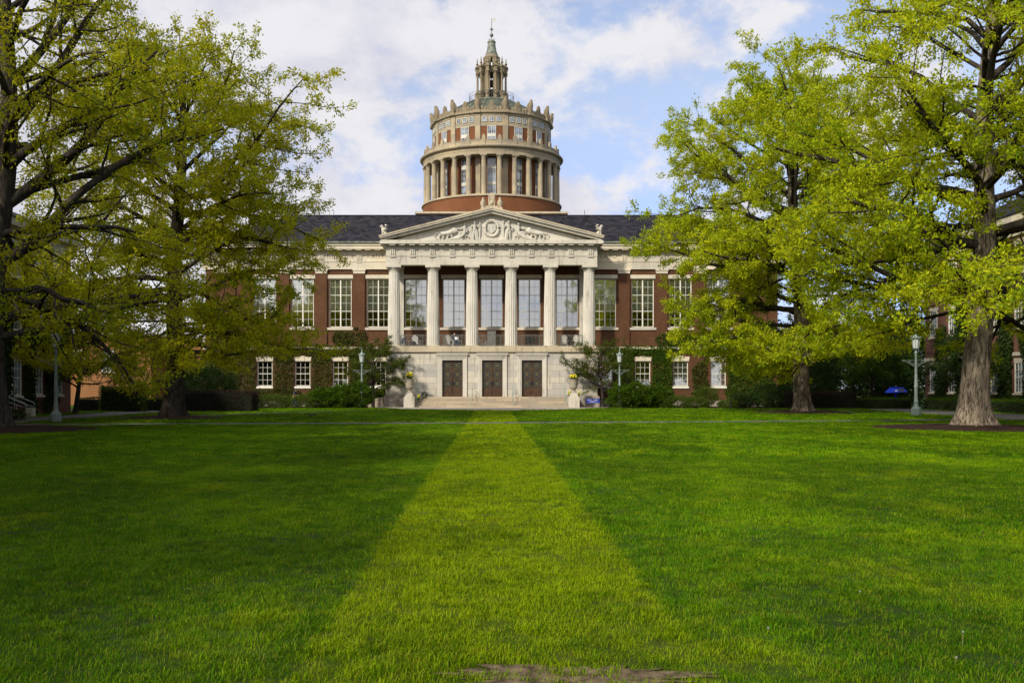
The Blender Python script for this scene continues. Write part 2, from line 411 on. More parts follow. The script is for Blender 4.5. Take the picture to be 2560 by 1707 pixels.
def window_mesh(w, h, halves, rails, minor, cols, bar=.024, rail=.055, mid=.11, edge=.075):
    mb = MB()
    mb.box(-w, w, -.06, .05, h-edge, h); mb.box(-w, w, -.06, .05, 0, edge)
    for s in (-1, 1): mb.box(s*w, s*(w-edge), -.06, .05, edge, h-edge)
    xs = [(-w+edge, w-edge)] if halves == 1 else [(-w+edge, -mid/2), (mid/2, w-edge)]
    if halves == 2: mb.box(-mid/2, mid/2, -.075, .04, edge, h-edge)
    for a, b in xs:
        for z in rails: mb.box(a, b, -.05, .03, z-rail/2, z+rail/2)
        for z in minor: mb.box(a, b, -.035, .01, z-bar/2, z+bar/2)
        for k in range(1, cols):
            x = a + (b-a)*k/cols; mb.box(x-bar/2, x+bar/2, -.036, .012, edge, h-edge)
    return mb
UH = UZ1-UZ0
um = window_mesh(UW, UH, 2, [UH/3, 2*UH/3], [UH/6, UH/2, UH*5/6], 2).mesh('window', M['white'])
up = window_mesh(UW, UH, 2, [UH/3, 2*UH/3], [UH/6, UH/2, UH*5/6], 2).mesh('window', M['frame_grey'])
pane_u = MB().box(-UW+.04, UW-.04, 0.0, .006, .04, UH-.04).mesh('pane', M['glass'])
ul_ = MB().box(-UW-.14, UW+.14, -.25, -.18, UH+.035, UH+.39).mesh('lintel', M['stone_wing'])
us_ = MB().box(-UW-.26, UW+.26, -.31, .04, -.26, -.03).mesh('sill', M['stone_wing'])
GH = GZ1-GZ0
gl_ = MB().prism([(-GW-.05, GH+.01), (GW+.05, GH+.01), (GW+.14, GH+.43), (-GW-.14, GH+.43)], -.23, -.16).prism([(-.16, GH+.01), (.16, GH+.01), (.24, GH+.51), (-.24, GH+.51)], -.27, -.232).mesh('lintel', M['stone_wing'])
gs_ = MB().box(-GW-.06, GW+.06, -.27, .02, -.21, -.02).mesh('sill', M['white'])
def window(x, z, y, me, pane, w, h, blind=None, bmat='blind'):
    o = link('window', me, LIB, (x, y-89, z))
    link('lintel', ul_ if h > 3 else gl_, o); link('sill', us_ if h > 3 else gs_, o)
    link('pane', pane, o)
    if blind:
        bl = MB().box(-w+.06, w-.06, .13, .15, h*(1-blind), h-.03).build('blind', M[bmat], o)
    return o
for x in WXS: window(x, UZ0, LY+.2, um, pane_u, UW, UH, .675 if abs(x) < 15 else (.55 if x > 0 else .7))
for x in PXS:
    if abs(x) > 5: window(x, UZ0, LY+.2, up, pane_u, UW, UH, .67)
    else: window(x, UZ0, LY+.2, up, pane_u, UW, UH, .995, 'blind_sky_white')  # pale full-height sheet stands in for sky reflected in the panes
GH = GZ1-GZ0
gm = window_mesh(GW, GH, 1, [GH*.5], [GH*.25, GH*.75], 3, edge=.07).mesh('window', M['white'])
pane_g = MB().box(-GW+.04, GW-.04, 0.0, .006, .04, GH-.04).mesh('pane', M['glass'])
for x in WXS: window(x, GZ0, LY+.18, gm, pane_g, GW, GH, *((.97, 'blind_sky_white') if x > 16 else ()))
def letters(txt, size, x, y, z, mat, width=None, parent=None, name='inscription', depth=.012):
    cu = bpy.data.curves.new(name, 'FONT'); cu.body = txt; cu.size = size; cu.align_x = 'CENTER'; cu.align_y = 'CENTER'
    cu.extrude = depth/2; cu.resolution_u = 2; cu.space_character = 1.25
    tmp = bpy.data.objects.new('t', cu); COL.objects.link(tmp)
    dg = bpy.context.evaluated_depsgraph_get()
    me = bpy.data.meshes.new_from_object(tmp.evaluated_get(dg)); bpy.data.objects.remove(tmp)
    xs = [v.co.x for v in me.vertices]; w0 = max(xs)-min(xs)
    k = (width / w0) if width else 1.0
    me.transform(Matrix.Rotation(pi/2, 4, 'X') @ Matrix.Diagonal((k, 1, 1, 1)))
    me.materials.clear(); me.materials.append(M[mat])
    o = link(name, me, parent or LIB, (x, y, z)); return o
for t, x, w in (('DESCARTES', -17.5, 2.65), ('NEWTON', -14.0, 2.35), ('KANT', -10.72, 1.55), ('PLATO', 10.66, 1.85), ('VERGIL', 14.0, 2.1)):
    letters(t, .56, x, LY-.134-89, 13.86, 'inscription', w)

# main roof: hipped slates over the wings
EZ, EY, RZ, RY = 15.0, LY-.9, 18.72, 98.4
BY = 2*RY - EY
roof = MB()
v = [(-27.3,EY,EZ),(27.3,EY,EZ),(27.3,BY,EZ),(-27.3,BY,EZ),(-20,RY,RZ),(20,RY,RZ)]
roof.add(v, [(0,1,5,4),(2,3,4,5),(3,0,4),(1,2,5),(0,3,2,1)])
roof.box(-20.1, 20.1, RY-.08, RY+.08, RZ-.03, RZ+.06)
roof.prism([(-9.6, 15.02), (9.6, 15.02), (0, 17.60)], 89.55, 97.2)
part('roof', roof, 'slate')
for x in (-15.6, 9.2): part('lightning_rod', MB().tube([(x, RY, RZ), (x, RY, RZ+.55)], .03, 5), 'rail_dark')

# ------------------------------------------------------------------ portico
base = MB()
DX = [-3.5, 0.06, 3.6]
dholes = [(x-.92, x+.92, .93, 4.18) for x in DX]
wall_holes(base, -9.46, 9.46, .93, 4.91, 88.9, dholes, .45)
base.add([(-9.46,88.9,0),(-9.46,LY,0),(-9.46,LY,4.91),(-9.46,88.9,4.91)], [(0,3,2,1)])
base.add([(9.46,88.9,0),(9.46,LY,0),(9.46,LY,4.91),(9.46,88.9,4.91)], [(0,1,2,3)])
part('portico_base', base, 'stone_block')
for s in (-1, 1):
    pl = MB(); pl.box(s*6.66, s*9.63, 88.72, 88.9+.02, 0, .90); pl.box(s*9.44, s*9.63, 88.92, LY, 0, .90); pl.box(s*6.66, s*9.60, 88.76, 88.898, .902, .99)
    part('plinth', pl, 'stone_plinth')
bc = MB().box(-9.62, 9.62, 88.72, LY-.01, 4.91, 5.262).box(-9.52, 9.52, 88.80, LY-.01, 5.264, 5.44)
for k in range(6): bc.box(-8.765+3.506*k-.62, -8.765+3.506*k+.62, 88.84, 90.2, 5.44, 5.50)
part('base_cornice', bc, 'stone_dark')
# doors with their surrounds
for x in DX:
    sd = MB()
    for s in (-1, 1):
        sd.box(x+s*.92, x+s*1.02, 88.84, 88.95, .935, 4.19); sd.box(x+s*1.02, x+s*1.20, 88.80, 88.95, .934, 4.37); sd.box(x+s*1.20, x+s*1.30, 88.77, 88.95, .933, 4.48)
    sd.box(x-1.018, x+1.018, 88.84, 88.95, 4.192, 4.29); sd.box(x-1.198, x+1.198, 88.80, 88.95, 4.372, 4.46); sd.box(x-1.018, x+1.018, 88.802, 88.95, 4.292, 4.37)
    sd.box(x-1.30, x+1.30, 88.77, 88.95, 4.482, 4.60); sd.box(x-1.42, x+1.42, 88.64, 88.95, 4.70, 4.80); sd.box(x-1.36, x+1.36, 88.70, 88.95, 4.602, 4.698)
    for k in range(24): sd.cbox((x-1.15+.1*k, 88.77, 4.43), .05, .06, .05)
    part('door_surround', sd, 'stone_col')
    for s in (-1, 1):
        xc = x + s*.455; w, h = .44, 3.23
        lf = MB()
        lf.box(-w, w, -.02, .04, 0, .72); lf.box(-w, -w+.1, -.05, .04, .722, h); lf.box(w-.1, w, -.05, .04, .722, h)
        rows = [(.80, 1.50), (1.62, 2.34), (2.46, 3.10)]
        for a, b in ((.722, .80), (1.50, 1.62), (2.34, 2.46), (3.10, h)): lf.box(-w+.1, w-.1, -.05, .04, a, b)
        for z in (.12, .40): lf.box(-w+.1, w-.1, -.045, -.021, z, z+.22)
        d = lf.build('door', M['door'], LIB, loc=(xc, 89.14-89, .935))
        for a, b in rows:
            link('door_pane', MB().box(-w+.1, w-.1, 0, .02, a, b).mesh('door_pane', M['door_glass']), d)
            g = MB(); zc = (a+b)/2
            g.ring([(.10, -.005), (.13, -.005), (.13, .005), (.10, .005)], 0, 0, 0, 2*pi, 14)
            g.v = [(px, pz_ - .015, zc + py) for px, py, pz_ in g.v]
            for q in (0, 1):
                z0, z1 = (a+.05, b-.05) if q == 0 else (b-.05, a+.05)
                g.tube([(-w+.15, -.015, z0), (0, -.02, zc), (w-.15, -.015, z1)], .014, 4)
            for q in range(4): g.tube([((-w+.16)+.19*q, -.012, b-.10), ((-w+.21)+.19*q, -.012, b-.05), ((-w+.26)+.19*q, -.012, b-.10)], .011, 4)
            link('grille', g.mesh('grille', M['gold']), d)
        link('handle', MB().box(-s*(w-.05)-.02, -s*(w-.05)+.02, -.12, -.06, 1.0, 1.35).mesh('handle', M['black']), d)
part('dark_door_backing', MB().box(-5.2, 5.4, 89.6, 89.7, .9, 4.6), 'interior')  # near-black sheet standing in for the unlit vestibule

# fluted columns
prof = [(.565, 0), (.563, 1.2), (.552, 2.6), (.530, 4.2), (.495, 5.6), (.465, 6.62)]
shaft = MB()
nf = 20
vv, ff = [], []
for r, z in prof:
    for k in range(nf*4):
        a = 2*pi*k/(nf*4); q = (k % 4)
        rr = r * (1.0 if q == 0 else (.918 if q == 2 else .938)); vv.append((rr*sin(a), -rr*cos(a), z))
n4 = nf*4
for i in range(len(prof)-1):
    for k in range(n4): ff.append((i*n4+k, i*n4+(k+1) % n4, (i+1)*n4+(k+1) % n4, (i+1)*n4+k))
shaft.add(vv, ff)
shaft = shaft.mesh('column', M['stone_col'], smooth=18)
cap = MB().lathe([(.466, 6.62), (.475, 6.66), (.475, 6.72), (.50, 6.78), (.60, 6.88), (.645, 6.955), (.645, 6.97)], n=40)
cap.box(-.67, .67, -.67, .67, 6.97, 7.20)
cap = cap.mesh('capital', M['stone'], smooth=35)
for k in range(6):
    c = link('column', shaft, LIB, (-8.765+3.506*k, .52, 5.50)); link('capital', cap, c)

# architrave, frieze, cornice of the portico
pe = MB()
X0, Y0p, Y1p = 9.45, 89.05, 90.05
def u_band(z0, z1, out, inn=1.0):                    # front beam and two returns, butted
    pe.box(-X0-out, X0+out, Y0p-out, Y0p+inn, z0, z1)
    for s in (-1, 1): pe.box(s*(X0-.95), s*(X0+out), Y0p+inn+.001, LY-.2, z0, z1)
u_band(12.70, 13.48, 0); u_band(13.482, 13.55, .05); u_band(13.552, 14.34, 0); u_band(14.342, 14.42, .10); u_band(14.422, 14.52, .14)
pe.box(-X0-.50, X0+.50, Y0p-.60, LY-.3, 14.522, 14.78); pe.box(-X0-.42, X0+.42, Y0p-.52, LY-.31, 14.782, 14.86)
for k in range(-5, 6):
    xc = 1.77*k
    for q in (-.17, 0, .17): pe.box(xc+q-.058, xc+q+.058, Y0p-.10, Y0p-.002, 13.58, 14.30)
    pe.box(xc-.25, xc+.25, Y0p-.115, Y0p-.052, 13.40, 13.482)
for k in range(-10, 11): pe.box(.885*k-.25, .885*k+.25, Y0p-.52, Y0p-.142, 14.40, 14.515)
part('portico_entablature', pe, 'stone')
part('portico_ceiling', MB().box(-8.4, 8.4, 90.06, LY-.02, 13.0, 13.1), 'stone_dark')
orn = MB()                                           # carved emblems of the metopes and the anta strips on the back wall
for xc, q in ((-4.42, 0), (-6.2, 1), (-.9, 2), (2.66, 1), (4.42, 0), (6.2, 2)):
    for a in range(3 + q): orn.ball((xc + .13*(a-1-q/2), Y0p-.002, 13.95 + .06*(a % 2)), .10, .03, .12)
for s in (-1, 1): part('anta', MB().box(s*8.12, s*9.45, LY-.12, LY+.01, 5.45, 12.7).box(s*8.06, s*9.45, LY-.17, LY+.01, 12.702, 12.98), 'stone')
part('metope_emblem', orn, 'stone')

# pediment
ped = MB()
ped.prism([(-9.15, 14.86), (9.15, 14.86), (0, 17.28)], 89.22, 89.5)
part('tympanum', ped, 'stone_col')
rk = MB()
def rake(x0, z0, x1, z1, t, ya, yb):
    rk.prism([(x0, z0), (x1, z1), (x1, z1+t), (x0, z0+t)], ya, yb)
for s in (-1, 1):
    rake(s*9.75, 14.84, 0, 17.26, .22, 88.62, 89.6); rake(s*9.95, 15.01, 0, 17.485, .13, 88.42, 89.6)
part('raking_cornice', rk, 'stone')
sm = MB()
for s in (-1, 1): sm.prism([(s*10.02, 15.125), (0, 17.617), (0, 17.80), (s*10.02, 15.25)], 88.36, 89.7)
part('sima', sm, 'stone_dark')

# relief in the gable: shield in a wreath, standing figures, seated figures, lions
rl = MB(); yr = 89.20
rl2 = MB()
a_ = [2*pi*k/26 for k in range(27)]
rl.tube([(.62*sin(a), yr-.05, 15.98+.70*cos(a)) for a in a_], .16, 7)
for k in range(30):
    a = 2*pi*k/30; rl.ball((.62*sin(a)+.07*sin(3*a), yr-.16, 15.98+.70*cos(a)), .085, .06, .085, 6, 4)
rl.prism([(-.36, 16.36), (.36, 16.36), (.37, 15.82), (0, 15.50), (-.37, 15.82)], yr-.10, yr+.02)
rl.box(-1.05, 1.05, yr-.06, yr+.02, 14.93, 15.16)
def figure(x, s, h, seated=False):
    z = 14.96
    if seated:
        hip, sh = z+.52*h, z+1.05*h
        rl.tube([(x, yr-.10, hip), (x+s*.03, yr-.13, (hip+sh)/2), (x, yr-.12, sh)], [.14, .15, .19], 8)
        rl.tube([(x, yr-.12, hip), (x-s*.40, yr-.17, hip+.05), (x-s*.62, yr-.12, z)], [.16, .14, .09], 7)
        rl.tube([(x, yr-.08, hip), (x-s*.45, yr-.10, z+.22), (x-s*1.15, yr-.05, z+.06)], [.20, .22, .10], 7)
        rl.tube([(x, yr-.13, sh-.05), (x-s*.40, yr-.15, sh-.22), (x-s*.78, yr-.10, sh-.20)], [.09, .07, .06], 6)
        rl.tube([(x, yr-.13, sh-.05), (x+s*.26, yr-.16, sh-.32), (x+s*.16, yr-.16, sh-.55)], [.09, .07, .06], 6)
    else:
        hip, sh = z+.52*h, z+.82*h
        rl.tube([(x, yr-.10, hip), (x, yr-.13, (hip+sh)/2), (x, yr-.12, sh)], [.17, .16, .21], 8)
        for q in (-1, 1): rl.tube([(x+q*.08, yr-.1, hip), (x+q*.10, yr-.13, z+.28*h), (x+q*.12, yr-.08, z)], [.13, .10, .07], 7)
        rl.tube([(x+s*.1, yr-.08, hip+.1), (x+s*.22, yr-.07, z+.3*h), (x+s*.26, yr-.05, z)], [.13, .15, .10], 7)
        rl.tube([(x-s*.18, yr-.12, sh-.04), (x-s*.38, yr-.16, sh-.28), (x-s*.22, yr-.18, sh-.48)], [.085, .07, .06], 6)
        rl.tube([(x+s*.18, yr-.12, sh-.04), (x+s*.36, yr-.14, sh-.22), (x+s*.40, yr-.15, sh+.02)], [.085, .07, .06], 6)
    rl.tube([(x, yr-.12, sh), (x, yr-.14, sh+.12)], .07, 6); rl.ball((x, yr-.15, sh+.22), .115, .11, .14, 9, 7)
for s in (-1, 1):
    figure(s*1.52, -s, 1.62); figure(s*2.42, -s, 1.12, True)
    rl.tube([(s*1.06, yr-.06, 14.96), (s*1.05, yr-.08, 16.1), (s*1.03, yr-.06, 16.62)], [.07, .09, .05], 6)
    rl.ball((s*1.04, yr-.07, 16.55), .09, .06, .18)
    for k in range(5): rl.ball((s*(1.14+.04*k), yr-.06, 15.0+.12*k), .09, .05, .09, 6, 4)
    x = s*2.20; rl.tube([(x+.16*sin(a), yr-.12, 15.18+.16*cos(a)) for a in a_[::2]], .05, 5)
    # lion walking towards the centre
    L = lambda u, z: (s*u, yr-.12, 14.95+z)
    rl.tube([L(4.55, .52), L(4.2, .56), L(3.85, .60), L(3.52, .74)], [.17, .19, .21, .25], 9)
    rl.ball(L(3.36, .82), .27, .16, .30); rl.ball(L(3.20, .80), .15, .14, .15); rl.ball(L(3.08, .74), .09, .10, .08)
    for u0, u1, u2 in ((4.58, 4.72, 4.66), (4.40, 4.30, 4.42), (3.62, 3.55, 3.58), (3.80, 3.98, 3.90)):
        rl.tube([L(u0, .48), L(u1, .26), L(u2, .04)], [.13, .085, .06], 6)
    rl.tube([L(4.66, .56), L(4.95, .60), L(5.12, .40), L(5.02, .16), L(4.86, .10)], .035, 5)
    rl.tube([L(2.6, .05), L(3.2, .12), L(3.9, .04)], [.10, .14, .05], 6)
part('relief', rl, 'stone_col', 50)

# statues on the gable
def bird(mb, x, y, z, s, face=0.0, fold=True):
    M3 = Matrix.Rotation(face, 3, 'Z')
    def P(a, b, c): q = M3 @ Vector((a*s, b*s, c*s)); return (x+q.x, y+q.y, z+q.z)
    mb.tube([P(0,.02,.0), P(0,.02,.28), P(0,-.02,.55), P(0,-.06,.78), P(0,-.08,.90), P(0,-.08,1.0)], [.15*s, .21*s, .22*s, .17*s, .12*s, .04*s], 10)
    mb.ball(P(0,-.10,.92), .12*s, .13*s, .11*s); mb.tube([P(0,-.18,.92), P(0,-.29,.86)], [.05*s, .01*s], 5)
    for q in (-1, 1):
        mb.tube([P(q*.13,0,.74), P(q*.22,.06,.5), P(q*.17,.12,.12)], [.07*s, .10*s, .03*s], 6)
        mb.tube([P(q*.08,-.06,.16), P(q*.09,-.12,0)], [.07*s, .055*s], 6)
for s in (-1, 1):
    ak = MB()
    x, y, z = s*9.62, 88.75, 15.22
    ak.box(x-.30, x+.30, y-.28, y+.28, z-.12, z+.06)
    ak.tube([(x, y, z+.30), (x-s*-.03, y, z+.58), (x+s*.10, y, z+.80)], [.15, .20, .13], 9)
    ak.ball((x+s*.17, y, z+.88), .13, .12, .12); ak.tube([(x+s*.26, y, z+.88), (x+s*.36, y, z+.80)], [.05, .01], 5)
    for q in (-1, 1):
        ak.tube([(x+s*.08, y+q*.10, z+.32), (x+s*.13, y+q*.10, z+.05)], [.07, .05], 6)
        ak.tube([(x-s*.02, y+q*.14, z+.52), (x-s*.22, y+q*.16, z+.70), (x-s*.26, y+q*.15, z+.92), (x-s*.12, y+q*.13, z+1.0)], [.10, .13, .12, .05], 7)
    ak.ball((x-s*.13, y, z+.24), .17, .14, .20); ak.tube([(x-s*.18, y, z+.2), (x-s*.24, y, z+.05)], [.1, .1], 6)
    part('statue', ak, 'stone', 50)
ck = MB(); zb = 17.62
ck.box(-.98, .98, 88.5, 89.1, zb-.1, zb+.10); ck.box(-.55, .55, 88.52, 89.08, zb+.101, zb+.26)
fan = [(-.27, zb+.26), (.27, zb+.26), (.31, zb+.7), (.30, zb+1.1), (.18, zb+1.38), (0, zb+1.47), (-.18, zb+1.38), (-.30, zb+1.1), (-.31, zb+.7)]
ck.prism(fan, 88.68, 88.92)
for k in range(-3, 4): ck.tube([(.05*k, 88.66, zb+.5), (.075*k, 88.64, zb+1.0), (.085*k, 88.67, zb+1.34-.03*abs(k))], [.03, .05, .03], 5)
ck.ball((0, 88.66, zb+.55), .2, .1, .2)
part('crest', ck, 'stone_dark', 50)
for s in (-1, 1): ob = MB(); bird(ob, s*.74, 88.8, zb+.10, .92, 0); part('owl_statue', ob, 'stone_dark', 50)

# balcony railings between the columns
for k in range(5):
    xa, xb = -8.765+3.506*k+.60, -8.765+3.506*(k+1)-.60
    r = MB(); y = 89.34
    r.box(xa, xb, y-.02, y+.02, 6.44, 6.48); r.box(xa, xb, y-.015, y+.015, 5.53, 5.56); r.box(xa, xb, y-.012, y+.012, 6.32, 6.34)
    n = 19
    for i in range(n+1):
        x = xa + (xb-xa)*i/n; w = .028 if i in (0, 3, n-3, n) else .012
        r.box(x-w, x+w, y-w*.8, y+w*.8, 5.44, 6.436)
    part('balcony_railing', r, 'rail_dark')
part('service_door', MB().box(-.38, .38, LY-.06, LY-.004, 5.55, 6.98).box(-.30, .30, LY-.08, LY-.062, 5.75, 6.85), 'frame_grey')
for x in (-7, -3.5, 3.5, 7): part('vent', MB().box(x-.38, x+.38, LY-.03, LY-.004, 5.9, 6.4), 'interior')

# steps, side blocks and handrails
st = MB()
for k in range(5): st.box(-6.65, 6.65, 86.5+.36*k + (.0 if k else -.0), 88.895, .186*k+(.002 if k else -.05), .186*(k+1))
st.box(-6.9, 6.9, 86.15, 86.499, -.05, .03)
part('steps', st, 'stone_step')
for s in (-1, 1):
    pd = MB()
    pd.box(s*6.66, s*7.6, 86.05, 88.715, -.03, .94); pd.box(s*6.78, s*7.48, 86.18, 86.98, .94, 1.13); pd.box(s*6.86, s*7.40, 86.26, 86.90, 1.132, 1.30)
    part('pedestal', pd, 'stone')
for x in (-6.5, -1.72, 1.84, 6.5):
    h = MB()
    h.tube([(x, 86.55, .02), (x, 86.55, .92), (x, 86.75, 1.02), (x, 88.2, 1.86), (x, 88.45, 1.84), (x, 88.45, .95)], .024, 6)
    h.tube([(x, 87.5, .6), (x, 87.5, 1.42)], .02, 5)
    part('handrail', h, 'bronze_green')

# ------------------------------------------------------------------ tower
TC = 108.0
tp = MB().box(-7.6, 7.6, TC-7.6, TC+7.6, 15.5, 19.26)
part('tower_base', tp, 'brick')
part('tower_base_cornice', MB().box(-7.72, 7.72, TC-7.72, TC+7.72, 19.262, 19.46), 'stone_dark')
R2 = 2*pi
dr = MB().lathe([(7.46, 19.3), (7.46, 21.12)], 0, TC, 112)
part('drum', dr, 'brick_tower', 40)
part('drum_ledge', MB().ring([(7.0, 21.121), (7.58, 21.121), (7.58, 21.25), (7.52, 21.33), (6.1, 21.33), (6.1, 21.121)], 0, TC, 0, R2, 112)
     .ring([(7.5, 19.462), (7.66, 19.462), (7.60, 19.56), (7.5, 19.56)], 0, TC, 0, R2, 112), 'stone_tower', 40)
part('drum_wall', MB().lathe([(6.2, 21.3), (6.2, 26.0)], 0, TC, 112), 'brick_tower', 40)
A14, A28 = 2*pi/14, 2*pi/28
for k in range(-4, 4):
    a = A14*(k+.5); d = .27/6.25; pil = MB()
    pil.ring([(6.19, 21.33), (6.36, 21.33), (6.36, 25.5), (6.19, 25.5)], 0, TC, a-d, a+d, 3)
    part('drum_pilaster', pil, 'stone_tower')
tcs = MB().lathe([(.285, 0), (.285, .08), (.265, .12), (.265, 1.5), (.25, 2.8), (.235, 3.66), (.25, 3.70), (.26, 3.76), (.33, 3.86), (.33, 3.9)], n=20).box(-.35, .35, -.35, .35, 3.9, 4.03).mesh('tower_column', M['stone_tower'], smooth=35)
for k in range(-8, 8):
    a = A28*(k+.5); link('tower_column', tcs, LIB, (7.1*sin(a), TC-89-7.1*cos(a), 21.33), a)
part('tower_entablature', MB().ring([(6.2, 25.36), (7.40, 25.36), (7.40, 25.70), (7.43, 25.71), (7.43, 25.98), (7.55, 26.02), (7.72, 26.10), (7.76, 26.22), (7.70, 26.30), (7.2, 26.36), (6.2, 26.36)], 0, TC, 0, R2, 112), 'stone_tower', 30)
part('tower_parapet', MB().ring([(7.02, 26.34), (7.26, 26.34), (7.26, 26.80), (7.29, 26.81), (7.29, 26.88), (7.02, 26.88)], 0, TC, 0, R2, 112), 'stone_tower', 30)
ant = MB().box(-.19, .19, -.12, .14, 0, .56)
ant.prism([(-.17, .56), (.17, .56), (.18, .78), (.12, .96), (0, 1.05), (-.12, .96), (-.18, .78)], -.10, .10)
ant = ant.mesh('antefix', M['stone_tower'], smooth=40)
for k in range(-8, 8):
    a = A28*(k+.5); link('antefix', ant, LIB, (7.2*sin(a), TC-89-7.2*cos(a), 26.36), a)
# the windows between the drum columns: one tall light in three stages per second bay
wl = MB()
for z0, z1 in ((.0, .92), (1.22, 2.60), (2.98, 3.66)):
    wl.box(-.44, .44, -.06, .0, z0, z0+.04); wl.box(-.44, .44, -.06, .0, z1-.04, z1)
    for x in (-.44, .40): wl.box(x, x+.04, -.06, 0, z0+.04, z1-.04)
    for x in (-.15, .13): wl.box(x, x+.03, -.05, 0, z0+.04, z1-.04)
    nz = 2 if z1-z0 < 1 else 3
    for i in range(1, nz): wl.box(-.40, .40, -.045, 0, z0+(z1-z0)*i/nz-.014, z0+(z1-z0)*i/nz+.014)
for z0, z1 in ((.921, 1.219), (2.601, 2.979)): wl.box(-.46, .46, -.08, .02, z0, z1)
wl = wl.mesh('tower_window', M['frame_grey']); wp = MB().box(-.42, .42, -.025, .05, .02, 3.64).mesh('pane', M['glass_dark'])
for k in range(-3, 4):
    a = A14*k; o = link('tower_window', wl, LIB, (6.21*sin(a), TC-89-6.21*cos(a), 21.55), a); link('pane', wp, o)
# upper drum
RU = 6.30
part('upper_drum', MB().lathe([(RU, 26.3), (RU, 28.46)], 0, TC, 112), 'brick_tower', 40)
part('upper_drum_band', MB().ring([(6.0, 28.461), (RU+.05, 28.461), (RU+.05, 28.74), (RU+.015, 28.75), (RU+.015, 29.52), (RU+.07, 29.56), (RU+.07, 29.74), (RU+.26, 29.80), (RU+.30, 29.92), (RU+.16, 29.98), (5.9, 29.98)], 0, TC, 0, R2, 112), 'stone_tower', 30)
dd = .27/RU
for k in range(-4, 4):
    up_ = MB(); a = A14*(k+.5); up_.ring([(RU-.02, 26.36), (RU+.13, 26.36), (RU+.13, 29.79), (RU-.02, 29.79)], 0, TC, a-dd, a+dd, 3)
    up_.ring([(RU-.02, 29.80), (RU+.38, 29.80), (RU+.42, 29.95), (RU+.3, 30.03), (RU-.02, 30.03)], 0, TC, a-dd*1.25, a+dd*1.25, 4)
    part('upper_pilaster', up_, 'stone_tower')
ww = MB()
ww.box(-.46, .46, -.05, 0, 0, .06); ww.box(-.46, .46, -.05, 0, 1.63, 1.69)
for x in (-.46, .41, -.03): ww.box(x, x+.05, -.055, 0, .06, 1.63)
ww.box(-.41, .41, -.06, .02, .55, .92)
for x in (-.235, .215): ww.box(x, x+.022, -.04, 0, .92, 1.63)
ww.box(-.41, .41, -.04, 0, 1.26, 1.285); ww.box(-.41, .41, -.04, 0, .28, .30)
ww = ww.mesh('upper_window', M['frame_grey']); wwp = MB().box(-.44, .44, -.02, .05, .02, 1.67).mesh('pane', M['glass_dark'])
sw = MB()
for a_0, b_0 in ((0, .05), (.49, .54)): sw.box(-.25, .25, -.05, 0, a_0, b_0)
for x in (-.25, .205): sw.box(x, x+.045, -.05, 0, .05, .49)
sw.box(-.012, .012, -.045, 0, .05, .49); sw.box(-.205, .205, -.04, 0, .26, .28)
sw = sw.mesh('attic_window', M['frame_grey']); swp = MB().box(-.23, .23, -.02, .04, .02, .52).mesh('pane', M['glass_dark'])
for k in range(-3, 4):
    a = A14*k
    o = link('upper_window', ww, LIB, ((RU+.01)*sin(a), TC-89-(RU+.01)*cos(a), 26.78), a); link('pane', wwp, o)
    for q in (-1, 0, 1):
        b = a + q*.727/RU
        o = link('attic_window', sw, LIB, ((RU+.03)*sin(b), TC-89-(RU+.03)*cos(b), 28.90), b); link('pane', swp, o)
# crest of scrolls, eagles and palmettes
cr = MB().ring([(6.0, 29.97), (6.36, 29.97), (6.36, 30.12), (6.24, 30.20), (6.0, 30.2)], 0, TC, 0, R2, 112)
for k in range(-4, 4):
    for i in range(9):
        a = A14*k + A14*(i+.5)/9 + .5*A14; h = .16 + .16*abs(sin((i+.5)*pi/3.0)) + .10*(abs(i-4) < 2)
        cr.ball((6.22*sin(a), TC-6.22*cos(a), 30.16+h*.4), .16, .10, h, 7, 5)
part('tower_crest', cr, 'stone_carved', 50)
eg = MB(); eg.box(-.26, .26, -.20, .20, 0, .14); bird(eg, 0, 0, .14, 1.28)
eg = eg.mesh('eagle_statue', M['stone_carved'], smooth=60)
pm = MB().box(-.22, .22, -.12, .12, 0, .3); pm.prism([(-.20, .3), (.20, .3), (.27, .58), (.20, .86), (0, 1.04), (-.20, .86), (-.27, .58)], -.09, .09)
for k in (-2, -1, 0, 1, 2): pm.tube([(0, -.09, .34), (.07*k, -.12, .62), (.085*k, -.09, .9-.05*abs(k))], [.02, .045, .02], 5)
pm = pm.mesh('palmette', M['stone_carved'], smooth=50)
for k in range(-4, 4):
    a = A14*(k+.5); link('eagle_statue', eg, LIB, (6.42*sin(a), TC-89-6.42*cos(a), 30.03), a)
    if k > -4: a = A14*k; link('palmette', pm, LIB, (6.25*sin(a), TC-89-6.25*cos(a), 30.12), a)
# copper dome
dm = MB().lathe([(6.05, 30.0), (6.0, 30.2), (5.3, 30.78), (4.4, 31.4), (3.5, 31.92), (2.75, 32.28), (2.46, 32.38)], 0, TC, 84)
for k in range(42):
    a = 2*pi*k/42
    dm.tube([(r*sin(a), TC-r*cos(a), z+.02) for r, z in ((6.0, 30.2), (5.3, 30.78), (4.4, 31.4), (3.5, 31.92), (2.75, 32.28))], .035, 4)
part('dome', dm, 'copper', 40)
part('dome_ring', MB().ring([(2.2, 32.30), (2.52, 32.30), (2.56, 32.42), (2.46, 32.52), (1.0, 32.52), (1.0, 32.3)], 0, TC, 0, R2, 60), 'copper_pale', 30)
lr = MB()
for z in (33.0, 33.35): lr.tube([(2.42*sin(a), TC-2.42*cos(a), z) for a in np.linspace(0, R2, 49)], .018, 4)
for k in range(44): a = R2*k/44; lr.tube([(2.42*sin(a), TC-2.42*cos(a), 32.5), (2.42*sin(a), TC-2.42*cos(a), 33.35)], .011, 4)
part('lantern_railing', lr, 'rail_dark')
